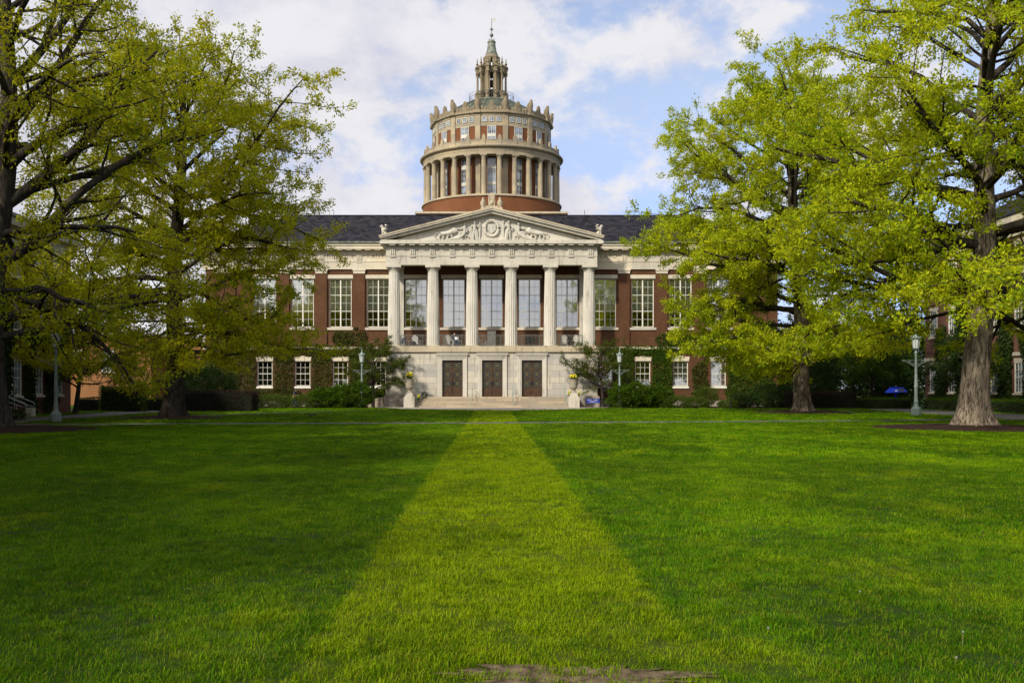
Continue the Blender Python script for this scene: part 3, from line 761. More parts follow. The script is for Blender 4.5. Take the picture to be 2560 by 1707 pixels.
# lantern: core of six piers, twelve free columns, broken-out entablature, finials, copper cap
co = MB()
for k in range(6):
    a = pi/6 + k*pi/3; co.ring([(.72, 32.52), (1.10, 32.52), (1.10, 36.2), (.72, 36.2)], 0, TC, a-.36, a+.36, 6)
co.ring([(.70, 35.6), (1.14, 35.6), (1.14, 36.3), (.70, 36.3)], 0, TC, 0, R2, 36)
co.ring([(.65, 36.3), (.88, 36.3), (.88, 36.35), (.65, 36.35)], 0, TC, 0, R2, 36)
for k in range(12): a = pi/12 + k*pi/6; co.ring([(.62, 36.35), (.98, 36.35), (.92, 37.1), (.86, 37.35), (.62, 37.35)], 0, TC, a-.15, a+.15, 3)
co.lathe([(.62, 37.2), (.92, 37.3), (.94, 37.42), (.78, 37.52), (.74, 37.66)], 0, TC, 36)
part('lantern', co, 'stone_carved', 35)
lc = MB().lathe([(.15, 0), (.15, .06), (.118, .1), (.105, 1.9), (.13, 1.95), (.16, 2.02)], n=14)
lc.box(-.17, .17, -.17, .17, 2.02, 2.2); lc.box(-.14, .14, -.14, .5, 2.2, 2.6); lc.box(-.23, .23, -.23, .5, 2.6, 2.76)
lc.box(-.20, .20, -.20, .42, -.12, 0); lc.prism([(-.15, -1.03), (.15, -1.03), (.13, -.12), (-.13, -.12)], -.14, .4)
lc.ball((0, -.17, -.75), .16, .12, .28); lc.ball((0, -.20, -.3), .13, .10, .16)
lc = lc.mesh('lantern_column', M['stone_carved'], smooth=40)
fn = MB().lathe([(.12, 0), (.12, .12), (.06, .18), (.15, .30), (.11, .42), (.05, .48), (.075, .62), (.03, .80), (.05, .86), (.01, .95)], n=10).mesh('finial', M['stone_carved'], smooth=50)
for k in range(12):
    a = pi/12 + k*pi/6
    o = link('lantern_column', lc, LIB, (1.58*sin(a), TC-89-1.58*cos(a), 33.54), a)
    link('finial', fn, o, (0, -.02, 2.76)); link('finial', fn, o, (0, .46, 2.76))
bl = MB().lathe([(.02, 35.1), (.16, 35.0), (.20, 34.7), (.34, 34.4), (.36, 34.34)], 0, TC, 16).lathe([(.02, 34.1), (.2, 34.0), (.26, 33.6), (.42, 33.3), (.44, 33.24)], 0, TC, 16)
bl.tube([(0, TC, 35.1), (0, TC, 36.2)], .05, 6)
part('bell', bl, 'black', 40)
part('lantern_cap', MB().lathe([(.74, 37.6), (.70, 37.72), (.55, 38.1), (.47, 38.5), (.42, 38.9), (.40, 39.05), (.46, 39.1), (.46, 39.18), (.36, 39.24), (.30, 39.36), (.1, 39.4)], 0, TC, 30), 'copper_pale', 40)
wv = MB().tube([(0, TC, 39.3), (0, TC, 40.4), (0, TC, 41.78)], [.06, .04, .028], 6).ball((0, TC, 39.92), .2, n=14, m=10)
for k in range(8):
    a = k*pi/4; wv.tube([(0, TC, 40.55), (.24*cos(a), TC, 40.55+.24*sin(a))], [.05, .01], 4); wv.tube([(0, TC, 40.55), (.0, TC+.24*cos(a), 40.55+.24*sin(a))], [.05, .01], 4)
for s in (-1, 1): wv.tube([(s*.27, TC-.2, 39.2), (s*.27, TC-.2, 39.5)], [.06, .03], 5)
part('finial_rod', wv, 'rail_dark', 40)
vn = MB()
for z in (41.42, 41.56, 41.70): vn.box(.03, .46, TC-.012, TC+.012, z, z+.05)
for x in (.03, .17, .30, .42): vn.box(x, x+.04, TC-.011, TC+.011, 41.47, 41.70)
part('weather_vane', vn, 'frame_grey')
# ================================================================== trees
def walk(p, d, L, n, rng, wob, up, zmin=-9):
    """a wandering branch: n steps of length L/n, pulled up (or down) a little at each"""
    P = [np.array(p, float)]; d = np.array(d, float); d /= np.linalg.norm(d)
    for i in range(n):
        d = d + rng.normal(size=3)*wob + np.array([0, 0, up])
        if P[-1][2] < zmin + 1.2*sin(P[-1][0]*.9+P[-1][1]*.7): d[2] = max(d[2], -.02) + .10
        d /= np.linalg.norm(d)
        P.append(P[-1] + d*L/n)
    return np.array(P), d

def oak(name, label, loc, seed, H, tr, zc, env, nlimb, leafmat, barkmat, lean=(0, 0), nleaf=30, lsize=.15, group=None, extra=(), cat='tree', low=-.30, high=1.3, twigs=True, gap=.0, flare=.95, cut=None, az0=None, jit=.12, zmin=-9):
    """tapered flaring trunk, limbs out to an envelope of (height, radius), side branches, twigs, leaf sprays"""
    rng = np.random.default_rng(seed)
    root = thing(name, label, cat, loc, 0, group)
    tk = MB()
    zs = np.concatenate([np.array([-.1, .08, .2, .4, .65, 1.0, 1.5, 2.2, 3.2]), np.linspace(4.4, H*.93, 14)]) if H > 9 else np.linspace(-.05, H*.9, 12)
    ph = rng.uniform(0, 6.28, 3); ns = 22 if H > 9 else 8
    cxs = lean[0]*zs/H + .16*np.sin(zs*.42+ph[0])*min(1, H/15)*np.clip(zs/5, 0, 1); cys = lean[1]*zs/H + .16*np.sin(zs*.36+ph[1])*np.clip(zs/5, 0, 1)*min(1, H/15)
    def rad(z): return tr*max(.05, (1 - max(z, 0)/H))**.75*1.03 + .02
    vv, ff = [], []
    for i, z in enumerate(zs):
        fl = flare*exp(-max(z, 0)/.55) if H > 9 else .35*exp(-max(z, 0)/.2)
        for k in range(ns):
            a = 2*pi*k/ns
            r = rad(z)*(1 + fl*(.62+.46*sin(5*a+ph[2]+.3*sin(3*a))+.20*sin(9*a+1)) + .05*sin(7*a+z*.35) + .02*sin(13*a-z))
            vv.append((cxs[i]+r*cos(a), cys[i]+r*sin(a), z))
    for i in range(len(zs)-1):
        for k in range(ns): ff.append((i*ns+k, i*ns+(k+1) % ns, (i+1)*ns+(k+1) % ns, (i+1)*ns+k))
    ff.append(tuple(range((len(zs)-1)*ns, len(zs)*ns))); tk.add(vv, ff)
    br = MB(); P_, U_ = [], []
    def spray(pts, dens):
        m = len(pts); k = max(1, int(dens))
        t = rng.uniform(.25, 1.05, k)*(m-1); t = np.clip(t, 0, m-1.001); i = t.astype(int); f = (t-i)[:, None]
        q = pts[i]*(1-f) + pts[i+1]*f
        ax = pts[-1]-pts[0]; ax = ax/(np.linalg.norm(ax)+1e-6)
        q = q + rng.normal(size=(k, 3))*jit
        u = ax[None]*.55 + rng.normal(size=(k, 3))*.75 + np.array([0, 0, -.12])
        P_.append(q); U_.append(u)
    def side(pts, L, r0, level):
        """branches along a parent polyline"""
        m = len(pts)-1; sp = (.62, .40)[level-1]; k = int(L/sp); s = rng.choice([-1, 1])
        for j in range(k):
            t = .16 + .84*(j+rng.uniform(.1, .9))/max(k, 1); s = -s
            if rng.random() < gap: continue
            ff_ = min(t*m, m-1e-3); i = int(ff_); p = pts[i]*(1-ff_+i) + pts[i+1]*(ff_-i)
            d = pts[i+1]-pts[i]; d = d/np.linalg.norm(d)
            sd = np.cross(d, [0, 0, 1.0]); sd /= np.linalg.norm(sd)+1e-6
            a = rng.uniform(.6, 1.15)
            dd = d*cos(a) + sd*s*sin(a) + np.array([0, 0, rng.normal()*.42])
            if level == 1:
                l = (.20 + .42*(1-t)**.7)*L*rng.uniform(.55, 1.1) + .5; l = min(l, 4.2)
                q, _ = walk(p, dd, l, 5, rng, .17, .01, zmin)
                br.tube(q, np.linspace(max(.022, r0*(1-t)*.55+.012), .009, 6), 4, False)
                side(q, l, r0*.3, 2)
                if twigs: spray(q[2:], nleaf*.4)
            else:
                l = rng.uniform(.45, 1.05)*min(1, .45+L*.3)
                q, _ = walk(p, dd, l, 3, rng, .24, -.01, zmin)
                if twigs: br.tube(q, [.009, .007, .006, .004], 3, False)
                spray(q, nleaf*l*1.25)
    ga = rng.uniform(0, 6.28) if az0 is None else az0
    ez = [e[0] for e in env]; er = [e[1] for e in env]
    for j in range(nlimb):
        u = (j+.5)/nlimb; z0 = zc + (H*.93-zc)*u**1.12
        az = ga + j*2.39996 + rng.normal()*.2
        e = low + (high-low)*u**1.35 + rng.normal()*.09
        zt = z0 + .35*H*max(e, -.3)*.35
        R = np.interp(zt, ez, er)*rng.uniform(.78, 1.08)
        if cut: R *= cut(az, z0)
        if R < .5: continue
        L = R*sqrt(1+e*e*.6)
        i = np.interp(z0, zs, np.arange(len(zs))); c0 = np.array([np.interp(z0, zs, cxs), np.interp(z0, zs, cys), z0])
        n = max(5, int(L/1.1)); d = np.array([cos(az), sin(az), e*.9+.25])
        q, _ = walk(c0, d, L, n, rng, .13, -.03 if e < .4 else .0, zmin)
        r0 = min(rad(z0)*.5, .0165*L+.015)
        br.tube(q, r0*np.linspace(1, .12, n+1)**.85 + .006, 7 if L > 4 else 5, False)
        side(q, L, r0, 1)
        spray(q[-3:], nleaf)
    for az, z0, L, e, r0 in extra:                   # limbs seen one by one in the picture
        c0 = np.array([np.interp(z0, zs, cxs), np.interp(z0, zs, cys), z0])
        n = max(6, int(L/1.0)); q, _ = walk(c0, [cos(az), sin(az), e+.12], L, n, rng, .12, -.012, zmin)
        br.tube(q, r0*np.linspace(1, .15, n+1)**.8 + .006, 8, False); side(q, L, r0, 1); spray(q[-3:], nleaf)
    top = np.array([[cxs[-1], cys[-1], zs[-1]]]); q, _ = walk(top[0], [0, 0, 1], H*.08, 4, rng, .15, .1)
    br.tube(q, np.linspace(rad(zs[-1])*.8, .01, 5), 5, False); side(q, max(1.6, H*.08), .05, 1)
    tk.build('trunk', M[barkmat], root, smooth=60)
    br.build('branches', M['bark_dark'], root, smooth=60)
    P = np.concatenate(P_); U = np.concatenate(U_); n = len(P)
    # each spray point carries a rosette of leaves; some hang down as catkins
    L = rng.uniform(.65, 1.25, n)*lsize; W = L*rng.uniform(.36, .58, n)
    hang = rng.random(n) < .16
    U[hang] = np.array([0, 0, -1.0]) + rng.normal(size=(hang.sum(), 3))*.2; W[hang] *= .5
    me = np_mesh('crown', leaf_quads(P, U, L, W, rng), None, M[leafmat]); link('crown', me, root)
    return root, n
LEAFN = 0
OAKS = 'tall oaks lining the lawn'
# near right oak
r, n = oak('oak_tree', 'thick oak nearest on the right, pale flared trunk in a mulch ring', (20.3, 42, 0), 21, 25, .53, 4.6,
    [(0, 6), (4, 9.5), (8, 10.5), (13, 9.5), (18, 7.5), (23, 4), (26, 1)], 46, 'leaf_oak_r', 'bark', (1.4, .3), 58, .17, OAKS, zmin=3.0,
    extra=[(0.05, 5.6, 8.5, .42, .26), (3.05, 9.2, 9.2, .12, .24), (3.35, 7.7, 8.4, .05, .22), (2.9, 5.9, 7.5, -.08, .17), (.5, 10.5, 8, .7, .24), (4.2, 5.2, 7, .0, .15), (3.25, 4.9, 8.5, .0, .16), (.35, 8.2, 8.5, .15, .2), (-.45, 12, 8, .4, .18), (-.2, 6.8, 8.5, .08, .17), (.15, 13.5, 8, .4, .18), (1.2, 7.2, 8, .1, .16)], low=-.22, gap=.13, cut=lambda az, z: (.62 if z < 9.5 else .78) if abs(az % (2*pi)-pi) < 1.1 else 1)
LEAFN += n
r, n = oak('oak_tree', 'yellow green oak in front of the right wing, second from the right edge', (21.2, 67.8, 0), 5, 24.6, .52, 4.2,
    [(0, 5.5), (4, 8.2), (7, 9.6), (12, 11.6), (15, 10.3), (18, 7.8), (21.5, 4.2), (25, 1)], 54, 'leaf_oak_r', 'bark', (-1.0, 0), 62, .19, OAKS, zmin=2.8,
    extra=[(3.3, 5.2, 8.5, -.06, .20), (0.2, 5.0, 8, .05, .2), (3.0, 7, 8.8, .05, .2), (4.4, 4.6, 8, -.18, .16), (3.7, 9, 8.8, .2, .2)], low=-.26, gap=.12, cut=lambda az, z: .62 if z < 11 and abs((az+pi) % (2*pi)-pi) < 1.1 else 1)
LEAFN += n
# left pair
r, n = oak('oak_tree', 'oak at the left edge, its dark bare limbs crossing the sky', (-20.1, 40, 0), 33, 25, .52, 4.4,
    [(0, 6), (4, 9.5), (8, 10), (13, 8.5), (18, 7.5), (23, 5), (26, 1.5)], 34, 'leaf_oak_l', 'bark_dark', (.8, .3), 34, .16, OAKS, zmin=2.3,
    extra=[(.30, 9.0, 9.5, .38, .26), (.15, 6.6, 9.5, .45, .24), (.2, 4.4, 7.6, .02, .20), (.1, 12.5, 8, .7, .22), (.5, 14, 8, .9, .2), (-.3, 10.5, 8, .6, .2), (.0, 3.7, 7.5, -.06, .18), (-.5, 5.5, 8, .1, .16)], low=-.22, gap=.16)
LEAFN += n
r2, n = oak('oak_tree', 'broad olive green oak standing before the left wing, trunk in dark mulch', (-17.7, 55.3, 0), 12, 21.4, .50, 4.0,
    [(0, 5.0), (3, 6.6), (7, 7.8), (11, 9.3), (14, 9.4), (17, 6.8), (19.5, 3.6), (22, 1)], 54, 'leaf_oak_l', 'bark_dark', (.6, 0), 52, .18, OAKS, zmin=2.6,
    extra=[(3.1, 4.4, 8.5, -.04, .2), (.2, 10.2, 7.2, .15, .17), (-.2, 5.0, 8.2, .02, .18), (3.4, 6.4, 9, .1, .2), (-.9, 4.4, 7, -.10, .15)], low=-.30, gap=.11, cut=lambda az, z: .55 if z < 7.5 and abs(az % (2*pi)-pi) < 1.2 else 1)
LEAFN += n
# out of the picture: the oaks whose shade lies on the near left lawn
r3, n = oak('oak_tree', 'oak out of view left of the photographer, its shade on the near left lawn', (-21.7, 9.0, 0), 77, 20, .5, 4.0,
    [(0, 6), (3, 8.5), (7, 9.8), (11, 9.2), (15, 7), (19, 3.5), (21, 1)], 40, 'leaf_oak_l', 'bark_dark', (0, 0), 30, .36, OAKS, twigs=False, low=-.25)
for x, y, a, lab in ((-24.6, 23.5, 1.1, 'oak out of view on the left, its shade lying on the middle of the lawn'), (-22.2, -6.0, 4.0, 'oak out of view behind the photographer on the left, its shade in the near corner')):
    dup(r3, (x, y, 0), a, lab, 1.0)
CRAB = 'crabapples beside the portico'
for (x, y, sd, lab, ln) in ((-10.4, 87.4, 3, 'dark leaved crabapple at the left corner of the portico', 0), (9.8, 87.4, 9, 'crabapple with pink blossom spreading in front of the right corner of the portico', -.3)):
    r, n = oak('crabapple_tree', lab, (x, y, 0), sd, 5.0, .13, 1.3, [(0, 1.6), (1.5, 2.3), (3, 2.7), (4.5, 1.9), (5.6, .5)], 17, 'leaf_crab', 'bark_dark', (ln, 0), 130 if x < 0 else 80, .125, CRAB, jit=.09, low=.25, high=1.2, extra=[] if x < 0 else [(2.9, 1.6, 3.6, .35, .06), (2.6, 1.8, 3.6, .85, .06)])
    if x > 0:
        b = MB(); rg = np.random.default_rng(5)
        for k in range(70):
            a, e = rg.uniform(0, 6.28), rg.uniform(.5, 2.3); b.ball((1.9*cos(a)*rg.random()-.5, 1.6*sin(a), 2.4+e), .05, .05, .04, 5, 3)
        b.build('blossom', M['petal_pink'], r)
r, n = oak('small_tree', 'small round headed tree in front of the orange brick annex', (-31.6, 85, 0), 15, 3.9, .06, 1.1, [(0, .6), (1.2, .9), (2.4, 1.5), (3.4, 1.2), (4.2, .3)], 16, 'leaf_crab', 'bark_dark', (0, 0), 60, .13, low=.5, jit=.08, high=1.5)
r, n = oak('small_tree', 'dark leaning tree behind the left street lamp', (-27.6, 66, 0), 16, 5.6, .16, 1.6, [(0, 2), (2, 3.0), (3.5, 3.6), (5, 2.4), (6, .6)], 18, 'leaf_crab', 'bark_dark', (.8, 0), 60, .15, low=.2, high=1.0)
for k, (x, y, h, rr, lab) in enumerate(((30.0, 94, 8.5, 3.8, 'dense green tree behind the second oak, left of the blue canopy'), (34.2, 89.5, 6.4, 3.2, 'light green young tree right behind the blue canopy'), (34.2, 71.5, 5.2, 2.6, 'dark small tree against the ivied brick hall'))):
    r, n = oak('small_tree', lab, (x, y, 0), 50+k, h, .13, h*.28, [(0, rr*.6), (h*.3, rr), (h*.6, rr*.95), (h*.9, rr*.5), (h*1.1, .4)], 24, 'leaf_dark' if k != 1 else 'leaf_ivy', 'bark_dark', (0, 0), 60, .19, low=.15, high=1.1, zmin=(1.2, 3.2, 2.2)[k])

# ------------------------------------------------------------------ shrubs and hedges
def bush(name, label, lobes, mat, n, ls, seed, cat='shrub', group=None):
    """leaf shell over several lobes, with stems inside; lobes are (x,y,z,rx,ry,rz)"""
    rg = np.random.default_rng(seed); x0, y0 = lobes[0][0], lobes[0][1]
    root = thing(name, label, cat, (x0, y0, 0), 0, group)
    vol = [l[3]*l[5] for l in lobes]; P, U = [], []
    for l, v in zip(lobes, vol):
        k = int(n*v/sum(vol)); d = rg.normal(size=(k, 3)); d /= np.linalg.norm(d, axis=1)[:, None]
        bump = 1 + .20*np.sin(d[:, 0]*7+l[0]*3)*np.cos(d[:, 2]*8+l[1]) + .14*np.sin(d[:, 1]*11+d[:, 2]*9)
        rr = (rg.uniform(.35, 1.0, k)**.33)*bump
        p = d*rr[:, None]*np.array(l[3:6]) + np.array([l[0]-x0, l[1]-y0, l[2]])
        ok = p[:, 2] > .02; P.append(p[ok]); U.append((d + rg.normal(size=(k, 3))*.8 + np.array([0, 0, .35]))[ok])
    P = np.concatenate(P); U = np.concatenate(U); m = len(P); L = rg.uniform(.7, 1.3, m)*ls
    link('foliage', np_mesh('foliage', leaf_quads(P, U, L, L*rg.uniform(.35, .6, m), rg), None, M[mat]), root)
    st = MB()
    for l in lobes:
        for k in range(7):
            a = rg.uniform(0, 6.28); b_ = np.array([l[0]-x0, l[1]-y0, 0.0]); e = b_ + np.array([cos(a)*l[3]*.7, sin(a)*l[4]*.7, l[2]+l[5]*.55])
            st.tube([b_ + rg.normal(size=3)*[.1, .1, 0], (b_+e)/2 + rg.normal(size=3)*.08, e], [.025, .018, .008], 4, False)
    st.build('stems', M['bark_dark'], root)
    return root
S1 = 'clipped and loose shrubs along the foot of the library'
bush('shrub', 'large dark green shrub beside the left portico lamp', [(-11.6, 83.9, .95, 1.55, 1.3, 1.15), (-13.1, 84.3, .85, 1.2, 1.1, 1.0)], 'leaf_mid', 13000, .16, 1, group=S1)
bush('shrub', 'rounded green shrub adjoining the large one, nearer the walker', [(-14.4, 84.6, .75, 1.15, 1.0, .9)], 'leaf_mid', 4500, .16, 2, group=S1)
bush('shrub', 'large dark green shrub beside the right portico lamp', [(11.2, 83.8, .85, 1.4, 1.2, 1.1), (12.6, 84.2, .95, 1.4, 1.2, 1.15)], 'leaf_mid', 12500, .16, 3, group=S1)
bush('shrub', 'shorter green shrub to the right of the right lamp shrub', [(14.3, 84.6, .8, 1.3, 1.1, 1.05)], 'leaf_mid', 6000, .16, 4, group=S1)
bush('shrub', 'round bright green shrub under the first uncovered ground floor window', [(18.6, 86.4, .95, 1.05, .95, .85)], 'leaf_low', 5200, .10, 5, group=S1)
bush('shrub', 'dark glossy shrub near the right end of the library', [(21.3, 84.6, .55, .95, .85, .65)], 'leaf_dark', 4200, .12, 6, group=S1)
bush('shrub', 'tall dark shrub at the right end of the library wall', [(23.6, 85.5, .9, 1.3, 1.2, 1.1), (25.0, 86.0, .8, 1.1, 1.0, 1.0)], 'leaf_dark', 9000, .13, 7, group=S1)
for k, (x, y, rx, rz, lab) in enumerate(((-16.2, 83.2, 1.2, .55, 'low olive shrub just right of the walking person'), (-18.3, 83.0, 1.3, .60, 'low olive shrub just left of the walking person'), (-20.6, 82.6, 1.4, .55, 'low olive shrub farthest left in front of the ivied wing'),
        (15.6, 83.6, 1.2, .50, 'low yellow green shrub in front of the short shrub right of the lamp'), (17.2, 84.0, 1.0, .45, 'low yellow green shrub left of the round bright shrub'), (20.0, 84.2, .8, .36, 'low pale green plants between the round and the glossy shrub'))):
    bush('low_shrub', lab, [(x, y, rz*.85, rx*1.1, .8, rz*1.2)], 'leaf_low', 5500, .085, 20+k, group='low shrubs in the library border')
for k, (x, y, rx, rz, mat, lab) in enumerate(((-23.0, 80.0, 2.4, 1.9, 'leaf_dark', 'dark shrub mass left of the ivied wing end'), (-25.2, 84, 1.8, 2.3, 'leaf_dark', 'tall dark evergreen beyond the left end of the library'), (28.3, 88, 1.9, 2.6, 'leaf_dark', 'tall dark evergreen beyond the right end of the library'), (31.0, 96, 2.4, 2.6, 'leaf_dark', 'dark evergreen mass far behind the brown hedge'))):
    bush('evergreen_shrub', lab, [(x, y, rz*.9, rx, rx, rz)], mat, 9000, .17, 40+k, group='dark evergreens beyond the library ends')
for k, (x, y, rx, rz, lab) in enumerate(((37.5, 118, 4.5, 4.2, 'tall dark evergreen far off, right of the library'), (45, 124, 5, 4.6, 'tall dark evergreen far off, just left of the right hall'), (38.5, 98, 3.4, 3.6, 'dark evergreen mass right behind the blue canopy'), (42.5, 103, 3.6, 4.2, 'dark evergreen mass between the blue canopy and the right hall'), (31.5, 112, 3.6, 3.6, 'tall dark evergreen far off, close behind the library end'), (27.5, 106, 3.0, 3.2, 'dark evergreen far off, peeping past the library corner'))):
    bush('evergreen_tree', lab, [(x, y, rz*.9, rx, rx*.8, rz), (x+rx*.3, y+1, rz*1.3, rx*.7, rx*.6, rz*.9)], 'leaf_dark', 16000, .3, 70+k, cat='tree', group='dark evergreens beyond the library ends')
bush('shrub', 'little dark plant on the steps beside the left urn', [(-5.95, 88.1, .95, .28, .25, .42)], 'leaf_dark', 500, .09, 60)
bush('low_shrub', 'dark shrub by the trunk foot at the left hall steps', [(-25.3, 52.5, .25, .7, .6, .32)], 'leaf_dark', 1500, .09, 61, group='low shrubs in the library border')

def hedge(label, x0, x1, y0, y1, h, mat, n, seed, rz=0.0, ls=.07):
    rg = np.random.default_rng(seed); cx, cy = (x0+x1)/2, (y0+y1)/2
    root = thing('hedge', label, 'hedge', (cx, cy, 0), rz)
    a, b = (x1-x0)/2, (y1-y0)/2
    fa = np.array([4*a*b, 2*a*h, 2*a*h, 2*b*h, 2*b*h]); f = rg.choice(5, n, p=fa/fa.sum())
    u, v = rg.uniform(-1, 1, n), rg.uniform(0, 1, n); p = np.zeros((n, 3)); nn = np.zeros((n, 3))
    for k in range(5):
        m = f == k
        if k == 0: p[m] = np.c_[u[m]*a, (v[m]*2-1)*b, np.full(m.sum(), h)]; nn[m] = (0, 0, 1)
        elif k < 3: s = -1 if k == 1 else 1; p[m] = np.c_[u[m]*a, np.full(m.sum(), s*b), v[m]*h]; nn[m] = (0, s, 0)
        else: s = -1 if k == 3 else 1; p[m] = np.c_[np.full(m.sum(), s*a), u[m]*b, v[m]*h]; nn[m] = (s, 0, 0)
    p += nn*(rg.uniform(-.12, .04, n) + .05*np.sin(p[:, 0]*2.1+p[:, 1]*1.7))[:, None]; p[:, 2] = np.maximum(p[:, 2], .02)
    L = rg.uniform(.7, 1.3, n)*ls
    link('foliage', np_mesh('foliage', leaf_quads(p, nn + rg.normal(size=(n, 3))*.8, L, L*.55, rg), None, M[mat]), root)
    MB().box(-a+.1, a-.1, -b+.1, b-.1, 0, h-.12).build('twigs', M['hedge_core'], root)
    return root
hedge('long low clipped hedge along the right walk in front of the ivied hall', 34.4, 36.4, 58, 79.5, .85, 'leaf_mid', 24000, 1)
hedge('long low clipped hedge running below the blue canopy', 28.3, 34.3, 81.2, 82.6, .85, 'leaf_mid', 12000, 2)
hedge('brown purple clipped hedge behind the second right oak', 24.2, 29.6, 80.6, 82.2, 1.35, 'leaf_purple', 14000, 3)
hedge('brown purple clipped hedge behind the second left oak', -22.9, -17.0, 70.8, 72.6, 1.45, 'leaf_purple', 14000, 4)
hedge('high round topped green hedge beside the left hall corner', -28.2, -25.2, 71.5, 73.0, 1.75, 'leaf_mid', 9000, 5)
hedge('low dark hedge in front of the orange annex', -31.2, -23.4, 74.5, 75.6, .95, 'leaf_dark', 9000, 6)

# ------------------------------------------------------------------ ivy on the walls
def ivy(label, blobs, holes, y, mat, dens, seed, axis='x', ls=.13, stems=()):
    """leaves lying on a wall in overlapping soft edged patches (centre u, z, half width, half height)"""
    rg = np.random.default_rng(seed); P, U = [], []
    for (cu, cz, ru, rzz) in blobs:
        n = int(dens*4*ru*rzz); u = rg.uniform(-1, 1, n); w = rg.uniform(-1, 1, n)
        x, z = cu+u*ru, cz+w*rzz
        edge = np.abs(u)**4 + np.abs(w)**4 + .45*np.sin(x*2.3+cz)*np.cos(z*2.9+cu) + .3*np.sin(x*6.1)*np.sin(z*5.3)
        ok = (edge < .80) & (z > .05)
        for h in holes: ok &= ~((x > h[0]-.02) & (x < h[1]+.02) & (z > h[2]) & (z < h[3]))
        x, z = x[ok], z[ok]; m = len(x); d = rg.uniform(.02, .22, m)
        P.append(np.c_[x, np.full(m, y)-d, z] if axis == 'x' else np.c_[np.full(m, y)+(d if axis == 'y+' else -d), x, z])
        nrm = np.array([0, -1.0, 0]) if axis == 'x' else np.array([1.0 if axis == 'y+' else -1.0, 0, 0])
        U.append(nrm*.5 + np.array([0, 0, -.55]) + rg.normal(size=(m, 3))*.5)
    P = np.concatenate(P); U = np.concatenate(U); m = len(P); o = np.array([P[:, 0].mean(), P[:, 1].mean(), 0]); L = rg.uniform(.6, 1.3, m)*ls
    root = thing('ivy', label, 'ivy', tuple(o))
    link('foliage', np_mesh('foliage', leaf_quads(P-o, U, L, L*rg.uniform(.6, .85, m), rg), None, M[mat]), root)
    st = MB()
    for b in blobs:
        for k in range(max(2, int(b[2]*2))):
            u0 = b[0] + rg.uniform(-.6, .6)*b[2]; pts = [(u0 + rg.normal()*.25*i, b[1]-b[3]*.95 + 1.8*b[3]*i/5) for i in range(6)]
            if any(h[0] < p[0] < h[1] and h[2] < p[1] < h[3] for h in holes for p in pts): continue
            q = [(p[0]-o[0], y-.05-o[1], p[1]) if axis == 'x' else (y+(.05 if axis == 'y+' else -.05)-o[0], p[0]-o[1], p[1]) for p in pts]
            st.tube(q, [.035, .03, .026, .02, .014, .008], 4, False)
    if st.v: st.build('stems', M['vine'], root)
    return root
gh = [(x-GW-.1, x+GW+.1, 1.65, 4.72) for x in WXS] + [(x-UW-.1, x+UW+.1, 7.0, 12) for x in WXS]
ivy('brownish young ivy climbing the left wing beside the portico up to the window sill', [(-13.2, 5.9, 1.6, 1.5), (-12.3, 3.1, 1.0, 2.6), (-11.0, 4.9, 1.1, .8)], gh, LY-.02, 'leaf_ivy_brown', 378, 1)
ivy('green ivy covering the ground floor of the left wing', [(-15.8, 3.0, 1.3, 2.8), (-19.3, 3.0, 1.4, 2.9), (-22.8, 3.2, 1.6, 3.0), (-24.8, 4.4, 1.4, 4.4), (-17.5, 5.0, 4.5, .9), (-14.0, .8, 4.0, .8), (-20.5, .9, 3.4, .85)], gh, LY-.02, 'leaf_ivy_brown', 270, 2)
ivy('green ivy strip low on the wall between the left crabapple and the portico', [(-10.3, 1.0, .9, .75)], gh, LY-.02, 'leaf_mid', 468, 3)
ivy('dense dark ivy covering the right wing beside the portico', [(12.3, 3.2, 1.15, 2.4), (14.1, 4.95, 2.7, .75), (15.75, 3.0, 1.15, 2.9), (11.0, 4.9, 1.2, .6), (17.0, 5.9, 1.9, .95)], gh, LY-.02, 'leaf_ivy', 414, 4)
ivy('brown ivy strip between the two uncovered ground floor windows', [(19.25, 2.4, .75, 2.1)], gh, LY-.02, 'leaf_ivy_brown', 414, 5)
ivy('bright green ivy sheet covering the right end of the right wing', [(23.9, 3.0, 2.4, 3.0), (22.6, 5.4, 3.4, 1.0), (19.5, 6.0, 2.2, .8), (25.4, 5.5, 1.1, 2.6)], gh, LY-.02, 'leaf_ivy', 378, 6)
